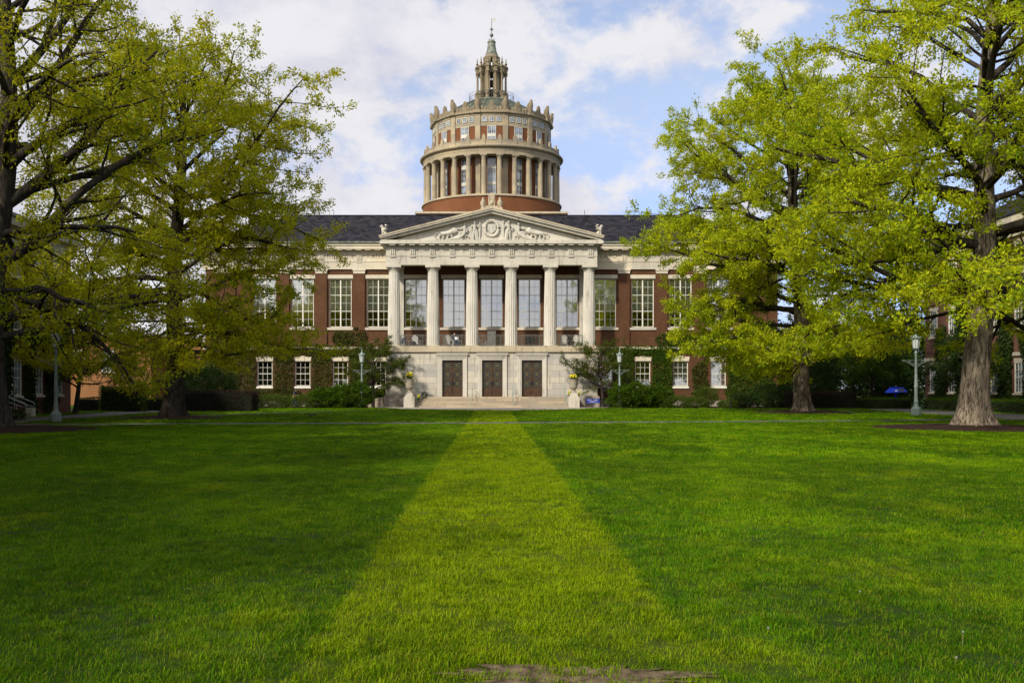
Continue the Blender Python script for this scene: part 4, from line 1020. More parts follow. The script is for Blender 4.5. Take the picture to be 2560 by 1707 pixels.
# ================================================================== ground, walks, beds
def m_lawn(name, blade):
    """one lawn colour field in world metres: mown centre strip, broad patches, painted sunlit patches, fine mottling"""
    t = NT(name); g = t.n('NewGeometry'); p = g.outputs['Position']; X, Y, Z = t.xyz(p)
    q = t.vmul(p, (1.0, .55, 0.0))
    n1 = t.noise(q, .16, 3.0); n2 = t.noise(q, .9, 4.0, .6); n3 = t.noise(p, 5.0, 3.0, .6)
    wob = t.math('MULTIPLY', t.math('SUBTRACT', t.noise(p, 1.4, 3.0), .5), .20)
    d = t.math('ADD', t.math('ABSOLUTE', t.math('SUBTRACT', X, .06)), wob)
    d = t.math('ADD', d, t.math('MULTIPLY', t.math('SUBTRACT', t.noise(p, 7.0, 2.0), .5), .3))
    strip = t.math('SUBTRACT', 1.0, t.step(d, 1.20, 1.31))
    strip = t.math('MULTIPLY', strip, t.math('ADD', .55, t.math('MULTIPLY', t.step(Y, 5.0, 9.0), .45)))
    bands = t.math('SINE', t.math('MULTIPLY', t.math('ADD', t.math('MULTIPLY', X, .9), t.math('MULTIPLY', Y, .35)), 1.15))
    deep, mid, yel, dry = (.028, .095, .001), (.094, .255, .001), (.26, .34, .001), (.30, .25, .012)
    c = t.mix(t.step(n1, .36, .64), deep, mid)
    c = t.mix(t.math('MULTIPLY', t.step(bands, -.3, .5), .22), c, (.10, .235, .004))
    n4 = t.noise(p, 2.3, 4.0, .65)
    c = t.mix(t.math('MULTIPLY', t.step(n4, .50, .38), .75), c, (.022, .075, .002))
    sun_patch = t.noise(q, .33, 3.0)
    c = t.mix(t.math('MULTIPLY', t.step(sun_patch, .50, .66), .6), c, (.22, .385, .001))  # sunlit patches put into the grass colour
    c = t.mix(t.math('MULTIPLY', strip, .84), c, (.275, .365, .001))
    c = t.mix(t.math('MULTIPLY', t.step(n2, .50, .68), .50), c, yel)
    c = t.mix(t.math('MULTIPLY', t.step(n2, .50, .36), .5), c, deep)
    c = t.mix(t.math('MULTIPLY', t.step(n3, .56, .72), .28), c, dry)
    c = t.mix(t.math('MULTIPLY', t.step(n3, .46, .30), .5), c, deep)
    if blade:
        r = t.n('ObjectInfo').outputs['Random']; isl = g.outputs['Random Per Island']
        c = t.mix(t.math('MULTIPLY', t.step(r, .82, 1.0), .35), c, dry)
        c = t.mix(t.math('MULTIPLY', t.step(isl, .90, .96), .55), c, (.27, .24, .03))
        c = t.mix(t.math('MULTIPLY', t.step(r, .50, .05), .8), c, deep)
        c = t.mix(t.math('MULTIPLY', t.step(t.math('FRACT', t.math('MULTIPLY', r, 7.0)), .70, .95), .45), c, (.25, .40, .002))
        b = t.n('BsdfPrincipled', Base_Color=c, Roughness=.5); b.inputs['Specular IOR Level'].default_value = .04
        tr = t.n('BsdfTranslucent', Color=t.mix(.4, c, (.24, .38, .004)))
        return t.surf(t.n('MixShader', i0=.3, i1=b.outputs[0], i2=tr.outputs[0]))
    far = t.step(Y, 120, 200)
    c = t.mix(.8, c, (.014, .015, .004)); c = t.mix(far, c, (.05, .07, .02))
    return t.pbr(c, .95, 0, t.bump(n3, .6, .05), spec=.1)
M['lawn'] = m_lawn('lawn_turf', False); M['blade'] = m_lawn('grass_blade', True)
G = MB()
xs = [-900, -300, -120, -60, -30, -10, 0, 10, 30, 60, 120, 300, 900]; ys = [-300, -60, -10, 0, 10, 30, 60, 100, 200, 500, 1500]
G.add([(x, y, 0) for y in ys for x in xs], [(j*13+i, j*13+i+1, (j+1)*13+i+1, (j+1)*13+i) for j in range(10) for i in range(12)])
tag(G.build('lawn', M['lawn']), kind='structure')
def sheet(name, poly, z, mat, nz=.0):
    mb = MB(); mb.add([(x, y, z) for x, y in poly], [tuple(range(len(poly)))])
    return tag(mb.build(name, M[mat]), kind='structure')
def strip_poly(pts, w):
    P = np.array(pts, float); T = np.gradient(P, axis=0); T /= np.linalg.norm(T, axis=1)[:, None]; N = np.c_[-T[:, 1], T[:, 0]]
    return [tuple(q) for q in P-N*w/2] + [tuple(q) for q in (P+N*w/2)[::-1]]
def smooth(pts, n=6):
    P = np.array(pts, float); out = []
    P2 = np.vstack([2*P[0]-P[1], P, 2*P[-1]-P[-2]])
    for i in range(1, len(P2)-2):
        for t in np.linspace(0, 1, n, endpoint=False):
            a, b, c, d = P2[i-1:i+3]
            out.append(tuple(.5*((2*b)+(c-a)*t+(2*a-5*b+4*c-d)*t*t+(-a+3*b-3*c+d)*t**3)))
    out.append(tuple(P[-1])); return out
POLY = []
def path(name, poly, z, mat='asphalt'): POLY.append(np.array(poly)); sheet(name, poly, z, mat)
path('cross_path', strip_poly(smooth([(-23.5, 45.8), (-8, 47.4), (8, 49.2), (29, 53.8)]), 2.1), .012)
path('left_walk', [(-26.6, 8), (-23, 8), (-23, 92), (-26.6, 92)], .004)
path('right_walk', smooth([(28, 10), (28, 40), (28, 58), (28.6, 70), (30.5, 82.9), (34, 94)]) + smooth([(36.5, 94), (34.2, 84.5), (33.9, 70), (34, 40), (34, 10)]), .004)
path('left_diagonal_path', strip_poly(smooth([(-23.4, 56), (-19, 60), (-15.2, 66.6), (-11, 73), (-6.6, 78.3)]), 1.7), .008)
path('right_diagonal_path', strip_poly(smooth([(6.6, 79.8), (11, 80.2), (15, 79.2), (22, 74), (28.4, 68)]), 1.7), .008)
path('front_walk', smooth([(-10.3, 86.6), (-8, 81.2), (-4, 77.0), (0, 75.2), (4, 76.6), (8, 82), (10.3, 86.6)]) + [(10.3, 88.6), (-10.3, 88.6)], .016, 'walk')
DISC = []
def mulch(x, y, r, seed):
    rg = np.random.default_rng(seed); mb = MB(); n = 56
    e = 1 + .03*np.sin(np.arange(n)*.9+seed) + rg.normal(size=n)*.012
    v = [(x, y, .16)]
    for f, z in ((.35, .14), (.75, .08), (1.0, .006)): v += [(x+r*f*e[k]*cos(2*pi*k/n), y+r*f*e[k]*sin(2*pi*k/n), z + (rg.normal()*.015 if f < 1 else 0)) for k in range(n)]
    f = [(0, 1+k, 1+(k+1) % n) for k in range(n)] + [(1+q*n+k, 1+(q+1)*n+k, 1+(q+1)*n+(k+1) % n, 1+q*n+(k+1) % n) for q in (0, 1) for k in range(n)]
    mb.add(v, f); tag(mb.build('mulch_ring', M['mulch'], smooth=60), kind='structure'); DISC.append((x, y, r*.985))
mulch(20.3, 42, 4.2, 1); mulch(21.2, 67.8, 3.6, 2); mulch(-20.1, 40, 4.2, 3); mulch(-17.7, 55.3, 3.0, 4)
for s in (-1, 1):
    poly = [(s*9.7, 92.1), (s*9.7, 84.4), (s*12, 82.6), (s*16, 81.9), (s*24, 81.6), (s*27, 83), (s*27, 92.1)]
    POLY.append(np.array(poly)); sheet('planting_bed', poly, .006, 'mulch')
rg = np.random.default_rng(4); a = np.arange(90)*2*pi/90; e = 1 + .16*np.sin(a*3+1) + .12*np.sin(a*7) + .13*np.sin(a*17+2) + .10*np.sin(a*29) + rg.normal(size=90)*.05
soil = [(.46+.70*e[k]*cos(a[k]), 5.82+.25*e[k]*sin(a[k])) for k in range(90)]; sheet('bare_soil', soil, .006, 'soil')
SOIL = np.array(soil)

# ------------------------------------------------------------------ grass (one mass of blades)
def inpoly(x, y, P):
    r = np.zeros(len(x), bool); j = len(P)-1
    for i in range(len(P)):
        xi, yi = P[i]; xj, yj = P[j]
        c = ((yi > y) != (yj > y)) & (x < (xj-xi)*(y-yi)/(yj-yi+1e-12)+xi); r ^= c; j = i
    return r
tufts = bpy.data.collections.new('grass_tufts')
def tuft(name, nb, rad, h, w, seed):
    rg = np.random.default_rng(seed); v, f = [], []
    for k in range(nb):
        a, r = rg.uniform(0, 6.28), rad*sqrt(rg.random()); x, y = r*cos(a), r*sin(a)
        b = rg.uniform(0, 6.28); H = h*rg.uniform(.4, 1.15); ln = H*rg.uniform(.3, 1.5); ww = w*rg.uniform(.7, 1.3)
        dx, dy = cos(b), sin(b); sx, sy = -dy*ww/2, dx*ww/2
        n = len(v)
        v += [(x-sx, y-sy, -.005), (x+sx, y+sy, -.005), (x+dx*ln*.3+sx*.8, y+dy*ln*.3+sy*.8, H*.6), (x+dx*ln*.3-sx*.8, y+dy*ln*.3-sy*.8, H*.6), (x+dx*ln, y+dy*ln, H)]
        f += [(n, n+1, n+2, n+3), (n+3, n+2, n+4)]
    me = bpy.data.meshes.new(name); me.from_pydata(v, [], f); me.materials.append(M['blade'])
    o = bpy.data.objects.new(name, me); tufts.objects.link(o)
LOD = [(4.4, 11, 460, 17, .055, .029, .0045), (11, 24, 160, 28, .10, .033, .0068), (24, 48, 36, 42, .19, .040, .013), (48, 84, 12, 52, .31, .046, .022)]
pts, lods, scl = [], [], []
rg = np.random.default_rng(77)
for li, (ya, yb, den, nb, rad, h, w) in enumerate(LOD):
    for q in range(2): tuft('tuft_%d%d' % (li, q), int(nb*(1, .7)[q]), rad*(1, 1.3)[q], h*(1, 1.25)[q], w, li*10+q)
    xa, xb = -.57*yb-1.5, .61*yb+1.5
    if li > 1: xa, xb = max(xa, -29), min(xb, 36)
    n = int(den*(xb-xa)*(yb-ya)); x, y = rg.uniform(xa, xb, n), rg.uniform(ya, yb, n)
    ok = (x > -.57*y-1.5) & (x < .61*y+1.5)
    for P in POLY: ok &= ~inpoly(x, y, P)
    for cx, cy, r in DISC: ok &= ((x-cx)**2+(y-cy)**2 > r*r)
    ok &= ~(inpoly(x, y, SOIL) & (rg.random(n) < .70 + .5*np.sin(x*7+1)*np.sin(y*17+x*3)))
    x, y = x[ok], y[ok]; m = len(x)
    s = 1 + .22*np.sin(x*1.7+1.3*np.sin(y*.9))*np.cos(y*1.5+x*.4) + .26*np.sin(x*6.1+2*np.sin(y*2.3))*np.sin(y*7.3+x*1.1) + rg.normal(size=m)*.2
    pts.append(np.c_[x, y, np.zeros(m)]); lods.append(np.full(m, li*2) + rg.integers(0, 2, m)); scl.append(np.clip(s, .4, 1.45))
pts = np.concatenate(pts); lods = np.concatenate(lods).astype(np.int32); scl = np.concatenate(scl).astype(np.float32)
me = bpy.data.meshes.new('grass'); me.vertices.add(len(pts)); me.vertices.foreach_set('co', pts.astype(np.float32).reshape(-1))
at = me.attributes.new('lod', 'INT', 'POINT'); at.data.foreach_set('value', lods)
at = me.attributes.new('scl', 'FLOAT', 'POINT'); at.data.foreach_set('value', scl)
me.materials.append(M['blade'])
gr = link('grass', me); tag(gr, 'short mown grass covering the quadrangle lawn', 'grass', kind='stuff')
ng = bpy.data.node_groups.new('grass_scatter', 'GeometryNodeTree')
ng.interface.new_socket('Geometry', in_out='INPUT', socket_type='NodeSocketGeometry'); ng.interface.new_socket('Geometry', in_out='OUTPUT', socket_type='NodeSocketGeometry')
gi, go = ng.nodes.new('NodeGroupInput'), ng.nodes.new('NodeGroupOutput')
ip, ci = ng.nodes.new('GeometryNodeInstanceOnPoints'), ng.nodes.new('GeometryNodeCollectionInfo')
ci.inputs['Collection'].default_value = tufts; ci.inputs['Separate Children'].default_value = True; ci.inputs['Reset Children'].default_value = True
rv = ng.nodes.new('FunctionNodeRandomValue'); rv.data_type = 'FLOAT_VECTOR'; rv.inputs[0].default_value = (-.12, -.12, 0); rv.inputs[1].default_value = (.12, .12, 6.283)
na = ng.nodes.new('GeometryNodeInputNamedAttribute'); na.data_type = 'FLOAT'; na.inputs['Name'].default_value = 'scl'
nl = ng.nodes.new('GeometryNodeInputNamedAttribute'); nl.data_type = 'INT'; nl.inputs['Name'].default_value = 'lod'
ip.inputs['Pick Instance'].default_value = True
lk = ng.links.new
out = lambda nd: [o for o in nd.outputs if o.enabled and o.name in ('Attribute', 'Value')][0]
lk(gi.outputs[0], ip.inputs['Points']); lk(ci.outputs[0], ip.inputs['Instance']); lk(out(nl), ip.inputs['Instance Index'])
lk(rv.outputs[0], ip.inputs['Rotation']); lk(out(na), ip.inputs['Scale']); lk(ip.outputs[0], go.inputs[0])
md = gr.modifiers.new('scatter', 'NODES'); md.node_group = ng

# dandelion clocks and a squirrel on the lawn
def dandelion(x, y, h, lab, r=.0065):
    t = thing('dandelion', lab, 'dandelion', (x, y, 0), 0, 'dandelions gone to seed in the lawn')
    MB().tube([(0, 0, 0), (.004, 0, h*.5), (.008, .004, h)], .0035, 5).build('stem', M['dstem'], t)
    b = MB(); b.ball((.008, .004, h+.012), r*.75, n=8, m=6); rg = np.random.default_rng(int(abs(x)*100))
    for k in range(36):
        d = rg.normal(size=3); d /= np.linalg.norm(d); c = np.array([.008, .004, h+.012]); b.tube([c+d*r*.6, c+d*r*1.15], [.0015, .003], 3)
    b.build('seed_head', M['seed'], t)
for px, py, h, lab in ((2148, 1492, .035, 'white dandelion clock farthest back on the bright right lawn'), (1918, 1584, .03, 'white dandelion clock at the left of the near right group'), (2405, 1622, .10, 'tallest dandelion clock, on a straw coloured stalk'), (2388, 1660, .03, 'low flattened dandelion clock just in front of the tallest one'), ):
    Y = gy(py); dandelion(wx(px, Y), Y, h, lab)
sq = thing('squirrel', 'small dark squirrel on the grass short of the left portico shrubs', 'squirrel', (wx(784, 60), 60, 0))
b = MB(); b.tube([(-.13, 0, .07), (-.04, 0, .10), (.06, 0, .10), (.12, 0, .10), (.17, 0, .13)], [.045, .06, .052, .035, .033], 9)
b.tube([(.17, 0, .13), (.20, 0, .135), (.235, 0, .118)], [.036, .036, .012], 8); b.tube([(-.13, 0, .08), (-.20, 0, .07), (-.27, 0, .12), (-.33, 0, .10)], [.03, .045, .05, .015], 8)
for s in (-1, 1):
    b.tube([(.18, s*.022, .155), (.175, s*.028, .185)], [.014, .005], 5); b.tube([(.10, s*.03, .08), (.11, s*.035, .04), (.13, s*.035, 0)], [.022, .015, .012], 5); b.tube([(-.09, s*.04, .08), (-.05, s*.05, .05), (-.10, s*.05, .02), (-.05, s*.05, 0)], [.04, .028, .017, .013], 5)
b.build('body', M['fur'], sq, smooth=60)

# ------------------------------------------------------------------ street lamps
def make_lamp(label):
    t = thing('street_lamp', label, 'street lamp', (0, 0, 0), 0, 'verdigris street lamps around the lawn')
    MB().lathe([(.29, 0), (.29, .34), (.275, .36), (.275, .42), (.21, .48), (.14, .56)], n=8, a0=pi/8).build('base', M['lamp_green'], t)
    MB().lathe([(.15, .55), (.115, .70), (.115, .76), (.135, .80), (.105, .86), (.098, 1.3), (.094, 1.62), (.115, 1.64), (.115, 1.70), (.092, 1.74), (.066, 3.55), (.085, 3.60), (.10, 3.64), (.085, 3.68), (.05, 3.72), (.055, 3.80), (.12, 3.86), (.16, 3.88)], n=16).build('pole', M['lamp_green'], t, smooth=40)
    br = MB(); br.tube([(-.74, 0, 3.20), (.74, 0, 3.20)], .012, 6)
    for s in (-1, 1):
        a = np.linspace(0, 1, 16); br.tube([(s*(.07+.60*u), 0, 2.78+.40*u**.7) for u in a], .011, 5)
        br.tube([(s*(.34+.10*(1-u*.75)*cos(8*u)), 0, 3.06+.10*(1-u*.75)*sin(8*u)) for u in a], .012, 5); br.tube([(s*(.16+.06*cos(7*u)), 0, 2.98+.06*sin(7*u)) for u in a], .012, 5)
        br.tube([(s*.70, 0, 3.20), (s*.70, 0, 3.08)], .01, 4); br.ball((s*.74, 0, 3.20), .03)
    br.build('bracket', M['lamp_green'], t, smooth=40)
    MB().lathe([(.155, 3.90), (.215, 4.42)], n=8, a0=pi/8).build('lantern_glass', M['glass_lamp'], t)
    fr = MB().lathe([(.17, 3.865), (.175, 3.90), (.16, 3.91)], n=8, a0=pi/8).lathe([(.22, 4.42), (.27, 4.44), (.27, 4.50), (.25, 4.52), (.20, 4.56), (.13, 4.64), (.08, 4.70), (.05, 4.74), (.045, 4.80), (.065, 4.83), (.03, 4.88), (.012, 5.12)], n=16)
    for k in range(8):
        a = pi/8 + k*pi/4; fr.tube([(.16*sin(a), -.16*cos(a), 3.90), (.222*sin(a), -.222*cos(a), 4.43)], .014, 4)
        fr.prism([(-.03, 4.50), (.03, 4.50), (0, 4.62)], -.01, .01); m = len(fr.v)-6
        for i in range(m, m+6): q = fr.v[i]; x, y = rot2(q[0], q[1]-.262, a); fr.v[i] = (x, y, q[2])
    fr.build('lantern_frame', M['lamp_green'], t, smooth=40)
    return t
l0 = make_lamp('green street lamp among shrubs left of the portico'); l0.location = (-10.95, 84.0, 0)
lamps = [l0, dup(l0, (10.8, 84.0, 0), 0, 'green street lamp among shrubs right of the portico'),
         dup(l0, (-21.75, 49.7, 0), .1, 'green street lamp by the left walk, its head hidden by oak leaves', .96), dup(l0, (26.0, 61, 0), -.2, 'green street lamp between the two right oaks', 1.06)]
def basket(x, y, z, lab):
    t = thing('hanging_basket', lab, 'flower basket', (x, y, z), 0, 'hanging flower baskets on the portico lamps')
    MB().lathe([(.03, -.16), (.11, -.13), (.15, -.04), (.155, 0)], n=12).build('bowl', M['bark_dark'], t, smooth=50)
    w = MB(); 
    for s in (-1, 1): w.tube([(s*.14, 0, 0), (0, 0, 1.08-.0)], .006, 4)
    w.build('chain', M['black'], t)
    rg = np.random.default_rng(int(abs(x)*7+90)); n = 260; d = rg.normal(size=(n, 3)); d /= np.linalg.norm(d, axis=1)[:, None]; P = d*[.17, .17, .12] + [0, 0, .05]
    link('foliage', np_mesh('foliage', leaf_quads(P, d + rg.normal(size=(n, 3))*.6, np.full(n, .07), np.full(n, .04), rg), None, M['leaf_purple']), t)
for lx, nm in ((-10.95, 'left'), (10.8, 'right')):
    for s, sd in ((-1, 'away from'), (1, 'toward')):
        sd = 'left' if s < 0 else 'right'
        basket(lx+s*.70, 84.0, 2.0, 'small hanging basket on the %s arm of the lamp %s of the portico' % (sd, nm))

# ------------------------------------------------------------------ urns with flowers, sign
def make_urn(label):
    t = thing('urn', label, 'urn', (0, 0, 0), 0, 'stone urns flanking the steps')
    MB().lathe([(.28, 0), (.28, .06), (.22, .10), (.15, .20), (.17, .24), (.21, .27), (.26, .33), (.32, .43), (.345, .50), (.345, .56), (.30, .58), (.315, .70), (.335, .95), (.35, 1.06), (.38, 1.10), (.385, 1.15), (.33, 1.16), (.30, 1.05)], n=32).build('body', M['urn'], t, smooth=35)
    for s in (-1, 1):
        MB().tube([(s*x, 0, z) for x, z in smooth([(.31, .62), (.37, .78), (.50, .95), (.575, 1.10), (.56, 1.24), (.47, 1.27), (.42, 1.20), (.46, 1.13)], 5)], .048, 8).build('handle', M['urn'], t, smooth=50)
    return t
u0 = make_urn('weathered grey urn with scroll handles on the left step pedestal'); u0.location = (-7.13, 86.58, 1.305)
u1 = dup(u0, (7.13, 86.58, 1.305), 0, 'pale urn with scroll handles on the right step pedestal')
def flowers(x, y, z, lab, sp, h, n, seed):
    rg = np.random.default_rng(seed); t = thing('flowers', lab, 'flowers', (x, y, z))
    P = rg.normal(size=(n*7, 3))*[sp*.55, sp*.55, 0]; P[:, 2] = rg.uniform(0, h*.75, n*7); m = len(P)
    link('leaves', np_mesh('leaves', leaf_quads(P, rg.normal(size=(m, 3))*.6+[0, 0, .8], np.full(m, .11), np.full(m, .035), rg), None, M['leaf_mid']), t)
    b, st = MB(), MB()
    for k in range(n):
        a, r = rg.uniform(0, 6.28), sp*sqrt(rg.random()); q = (r*cos(a), r*sin(a), h*(.45+.75*rg.random()*(1-r/sp*.5)))
        b.ball(q, .05, .05, .058, 7, 5); st.tube([(q[0]*.5, q[1]*.5, 0), (q[0]*.9, q[1]*.9, q[2]*.6), q], .006, 3)
    b.build('blossoms', M['petal'], t, smooth=60); st.build('stems', M['leaf_mid'], t)
flowers(-7.13, 86.58, 2.44, 'tall yellow tulips in the left urn', .33, .62, 46, 1)
flowers(7.13, 86.58, 2.44, 'low dome of yellow tulips in the right urn', .34, .42, 54, 2)
flowers(-6.42, 86.95, .60, 'yellow flowers trailing at the foot of the left urn', .16, .62, 12, 3)
flowers(6.72, 86.40, .945, 'sparse yellow flowers left of the right urn foot', .10, .5, 6, 4)
flowers(7.58, 86.35, .945, 'sparse yellow flowers right of the right urn foot', .10, .5, 6, 5)
sg = thing('sign_board', 'blue library sign on two posts before the right plinth', 'sign', (8.88, 87.3, 0))
MB().box(-.60, .60, -.03, .03, .38, .79).build('panel', M['sign_blue'], sg)
MB().box(-.63, -.58, .031, .08, 0, .80).build('post', M['black'], sg); MB().box(.58, .63, .031, .08, 0, .80).build('post', M['black'], sg)
letters('RUSH RHEES', .155, 0, -.034, .655, 'lettering', .92, sg, 'lettering', .006); letters('LIBRARY', .155, 0, -.034, .495, 'lettering', .62, sg, 'lettering', .006)
st = thing('retaining_wall', 'low pale sloping stone wall left of the portico plinth', 'wall', (-9.9, 88.3, 0))
MB().prism([(-1.0, 0), (.24, 0), (.24, .86), (-.1, .86), (-1.0, .52)], -.25, .25).build('stone', M['stone_step'], st)
bo = thing('post', 'thin black post between the round shrub and the glossy shrub', 'post', (20.0, 83.2, 0)); MB().lathe([(.035, 0), (.035, 1.0), (.05, 1.02), (.05, 1.06), (.01, 1.1)], n=10).build('shaft', M['black'], bo, smooth=40)
MB().lathe([(.09, 0), (.09, .03), (.04, .05)], n=10).build('foot', M['black'], bo)

# ------------------------------------------------------------------ slatted chairs on the balcony, bags, people
def make_chair(label):
    t = thing('garden_chair', label, 'garden chair', (0, 0, 0), 0, 'slatted chairs on the balcony')
    s = MB()
    for k in range(6): s.cbox((0, -.22+.095*k, .36-.028*k), .52, .085, .02, 0, -.28)
    s.build('seat', M['chair_white'], t)
    b = MB()
    for k in range(7):
        u = k-3; h = .86-.022*u*u; q = [(u*.062, .26, .20), (u*.083, .26+h*.34, .20+h)]
        for a_, c_ in (q,): b.add([(a_[0]-.028, a_[1], a_[2]), (a_[0]+.028, a_[1], a_[2]), (c_[0]+.036, c_[1], c_[2]), (c_[0]-.036, c_[1], c_[2]), (a_[0]-.028, a_[1]+.02, a_[2]), (a_[0]+.028, a_[1]+.02, a_[2]), (c_[0]+.036, c_[1]+.02, c_[2]), (c_[0]-.036, c_[1]+.02, c_[2])], [(0,1,2,3),(7,6,5,4),(0,4,5,1),(1,5,6,2),(2,6,7,3),(3,7,4,0)])
    b.build('backrest', M['chair_white'], t)
    for q in (-1, 1):
        MB().box(q*.36-.06, q*.36+.06, -.30, .46, .545, .565).build('armrest', M['chair_white'], t)
        MB().box(q*.31-.02, q*.31+.02, -.27, -.18, 0, .544).build('leg', M['chair_white'], t)
        MB().prism([(-.26, .28), (-.26, .38), (.55, .10), (.60, 0), (.50, 0)], -.015, .015).build('leg', M['chair_white'], t, loc=(q*.27, 0, 0), rz=pi/2)
    return t
FZ = 5.45
c0 = make_chair('white slatted chair with a dark backpack leaning on it'); c0.location = (-6.85, 90.6, FZ); c0.rotation_euler[2] = pi - .2
for x, y, r, lab in ((-4.05, 90.6, pi+.1, 'greyish slatted chair left of the seated reader'), (-3.30, 90.5, .5, 'slatted chair in which the reader sits'), (-.72, 90.6, 1.35, 'slatted chair seen from the side under the middle window'), (6.55, 90.5, pi, 'white slatted chair alone in the rightmost bay'), (7.85, 90.6, pi-.4, 'white slatted chair half hidden by crabapple leaves'), (-7.95, 90.8, .9, 'slatted chair behind the leftmost railing with a blue bag on it')):
    dup(c0, (x, y, FZ), r, lab)
def bag(x, y, z, mat, lab, w=.30):
    t = thing('backpack', lab, 'backpack', (x, y, z))
    MB().lathe([(w*.42, 0), (w*.5, .05), (w*.5, .30), (w*.40, .42), (w*.15, .47)], n=14).build('body', M[mat], t, smooth=60)
    MB().lathe([(w*.30, .03), (w*.34, .06), (w*.34, .2), (w*.28, .24)], 0, -w*.30, n=12).build('pocket', M[mat], t, smooth=60)
    MB().tube([(-.05, 0, .45), (0, 0, .53), (.05, 0, .45)], .012, 6).build('handle', M['black'], t)
bag(-7.05, 89.9, FZ, 'navy', 'dark backpack in front of a white chair behind the railing', .5)
bag(-7.95, 90.7, FZ+.36, 'bag_blue', 'blue bag on the chair behind the leftmost railing', .34)

def fuse(mb, name, mat, parent, vox):
    me = mb.mesh('tmp', None); o = bpy.data.objects.new('tmp', me); COL.objects.link(o)
    m = o.modifiers.new('r', 'REMESH'); m.mode = 'VOXEL'; m.voxel_size = vox; m.use_smooth_shade = True
    s = o.modifiers.new('s', 'SMOOTH'); s.iterations = 3; s.factor = .4
    dg = bpy.context.evaluated_depsgraph_get(); r = bpy.data.meshes.new_from_object(o.evaluated_get(dg)); bpy.data.objects.remove(o)
    r.name = name; r.materials.clear(); r.materials.append(M[mat]); r.polygons.foreach_set('use_smooth', [True]*len(r.polygons))
    return link(name, r, parent)
def hand(mb, w, d, up, s):
    """palm and five separate curled fingers from wrist w along d; up = back of the hand"""
    w, d, up = Vector(w), Vector(d).normalized(), Vector(up).normalized(); sd = d.cross(up).normalized()*s
    mb.tube([tuple(w), tuple(w+d*.045), tuple(w+d*.085)], [.024, .033, .030], 8)
    for k, ln in enumerate((.066, .075, .070, .055)):
        a = w + d*.085 + sd*(-.027+.018*k); b = a + d*ln*.5 - up*.006; c = b + d*ln*.32 - up*.022
        mb.tube([tuple(a), tuple(b), tuple(c)], [.0095, .0088, .0078], 6)
    a = w + d*.025 - sd*.028; mb.tube([tuple(a), tuple(a+d*.030-sd*.022), tuple(a+d*.060-sd*.022-up*.012)], [.012, .011, .009], 6)
def head(mb, c, f):
    """head with nose, brow, chin and ears; f is the way it looks"""
    c, f = Vector(c), Vector(f).normalized(); r = f.cross(Vector((0, 0, 1))).normalized()
    mb.ball(tuple(c), .078, .088, .112, 14, 10); mb.ball(tuple(c+f*.025-Vector((0, 0, .055))), .055, .06, .062, 12, 8)
    mb.tube([tuple(c+f*.080+Vector((0, 0, .010))), tuple(c+f*.104-Vector((0, 0, .022))), tuple(c+f*.088-Vector((0, 0, .034)))], [.010, .014, .010], 6)
    for s in (-1, 1): mb.ball(tuple(c+r*s*.080-Vector((0, 0, .01))), .014, .018, .030, 8, 6)
    mb.ball(tuple(c+f*.080-Vector((0, 0, .064))), .022, .014, .008, 8, 5)
def face(c, f, t):
    c, f = Vector(c), Vector(f).normalized(); r = f.cross(Vector((0, 0, 1))).normalized(); e = MB()
    for s in (-1, 1): e.ball(tuple(c+f*.082+r*s*.032+Vector((0, 0, .008))), .009, n=7, m=5)
    e.build('eyes', M['hair'], t, smooth=60)
# the walker behind the low shrubs, facing right, leaning forward
pw = thing('person', 'person in dark top and jeans walking right behind low shrubs, tan bag at the hip', 'person', (-17.05, 86.0, 0))
b = MB(); hd = (.16, 0, 1.53)
head(b, hd, (1, 0, -.12)); b.tube([(.09, 0, 1.32), (.12, 0, 1.45)], [.05, .046], 10)
b.tube([(0, 0, .84), (.02, 0, 1.0), (.05, 0, 1.18), (.08, 0, 1.33)], [.14, .13, .15, .10], 12); b.tube([(.07, -.17, 1.30), (.08, 0, 1.33), (.07, .17, 1.30)], [.06, .09, .06], 10)
for s, el, wr in ((-1, (.10, -.21, 1.04), (.33, -.16, 1.06)), (1, (-.06, .23, 1.04), (.12, .24, .86))):
    b.tube([(.07, s*.185, 1.29), el, wr], [.052, .042, .029], 9); hand(b, wr, Vector(wr)-Vector(el), (0, 0, 1), s)
for s, kn, an in ((-1, (.17, -.09, .47), (.24, -.09, .09)), (1, (.02, .09, .46), (-.28, .09, .16))): b.tube([(0, s*.09, .84), kn, an], [.10, .066, .042], 10)
fuse(b, 'body', 'skin', pw, .010); face(hd, (1, 0, -.12), pw)
b = MB(); b.tube([(-.01, 0, .80), (.02, 0, 1.0), (.05, 0, 1.18), (.08, 0, 1.34), (.09, 0, 1.39)], [.165, .155, .172, .13, .07], 14); b.tube([(.07, -.19, 1.30), (.08, 0, 1.335), (.07, .19, 1.30)], [.075, .105, .075], 12)
for s, el in ((-1, (.085, -.20, 1.12)), (1, (-.02, .215, 1.12))): b.tube([(.07, s*.185, 1.29), el], [.075, .066], 10)
fuse(b, 'shirt', 'navy', pw, .012)
b = MB(); b.tube([(0, 0, .94), (0, 0, .80)], [.16, .165], 14)
for s, kn, an in ((-1, (.17, -.09, .47), (.235, -.09, .12)), (1, (.02, .09, .46), (-.27, .09, .18))): b.tube([(0, s*.085, .84), kn, an], [.125, .088, .072], 12)
fuse(b, 'trousers', 'denim', pw, .012)
b = MB(); b.ball((.145, 0, 1.565), .092, .096, .105, 14, 10); b.ball((.085, 0, 1.50), .055, .075, .075, 10, 8); fuse(b, 'hair', 'hair', pw, .010)
b = MB(); b.tube([(.20, -.09, .045), (.30, -.09, .045), (.40, -.09, .035)], [.045, .048, .03], 9); b.tube([(-.30, .09, .13), (-.24, .09, .06), (-.18, .09, .03)], [.045, .045, .03], 9); b.build('shoes', M['black'], pw, smooth=60)
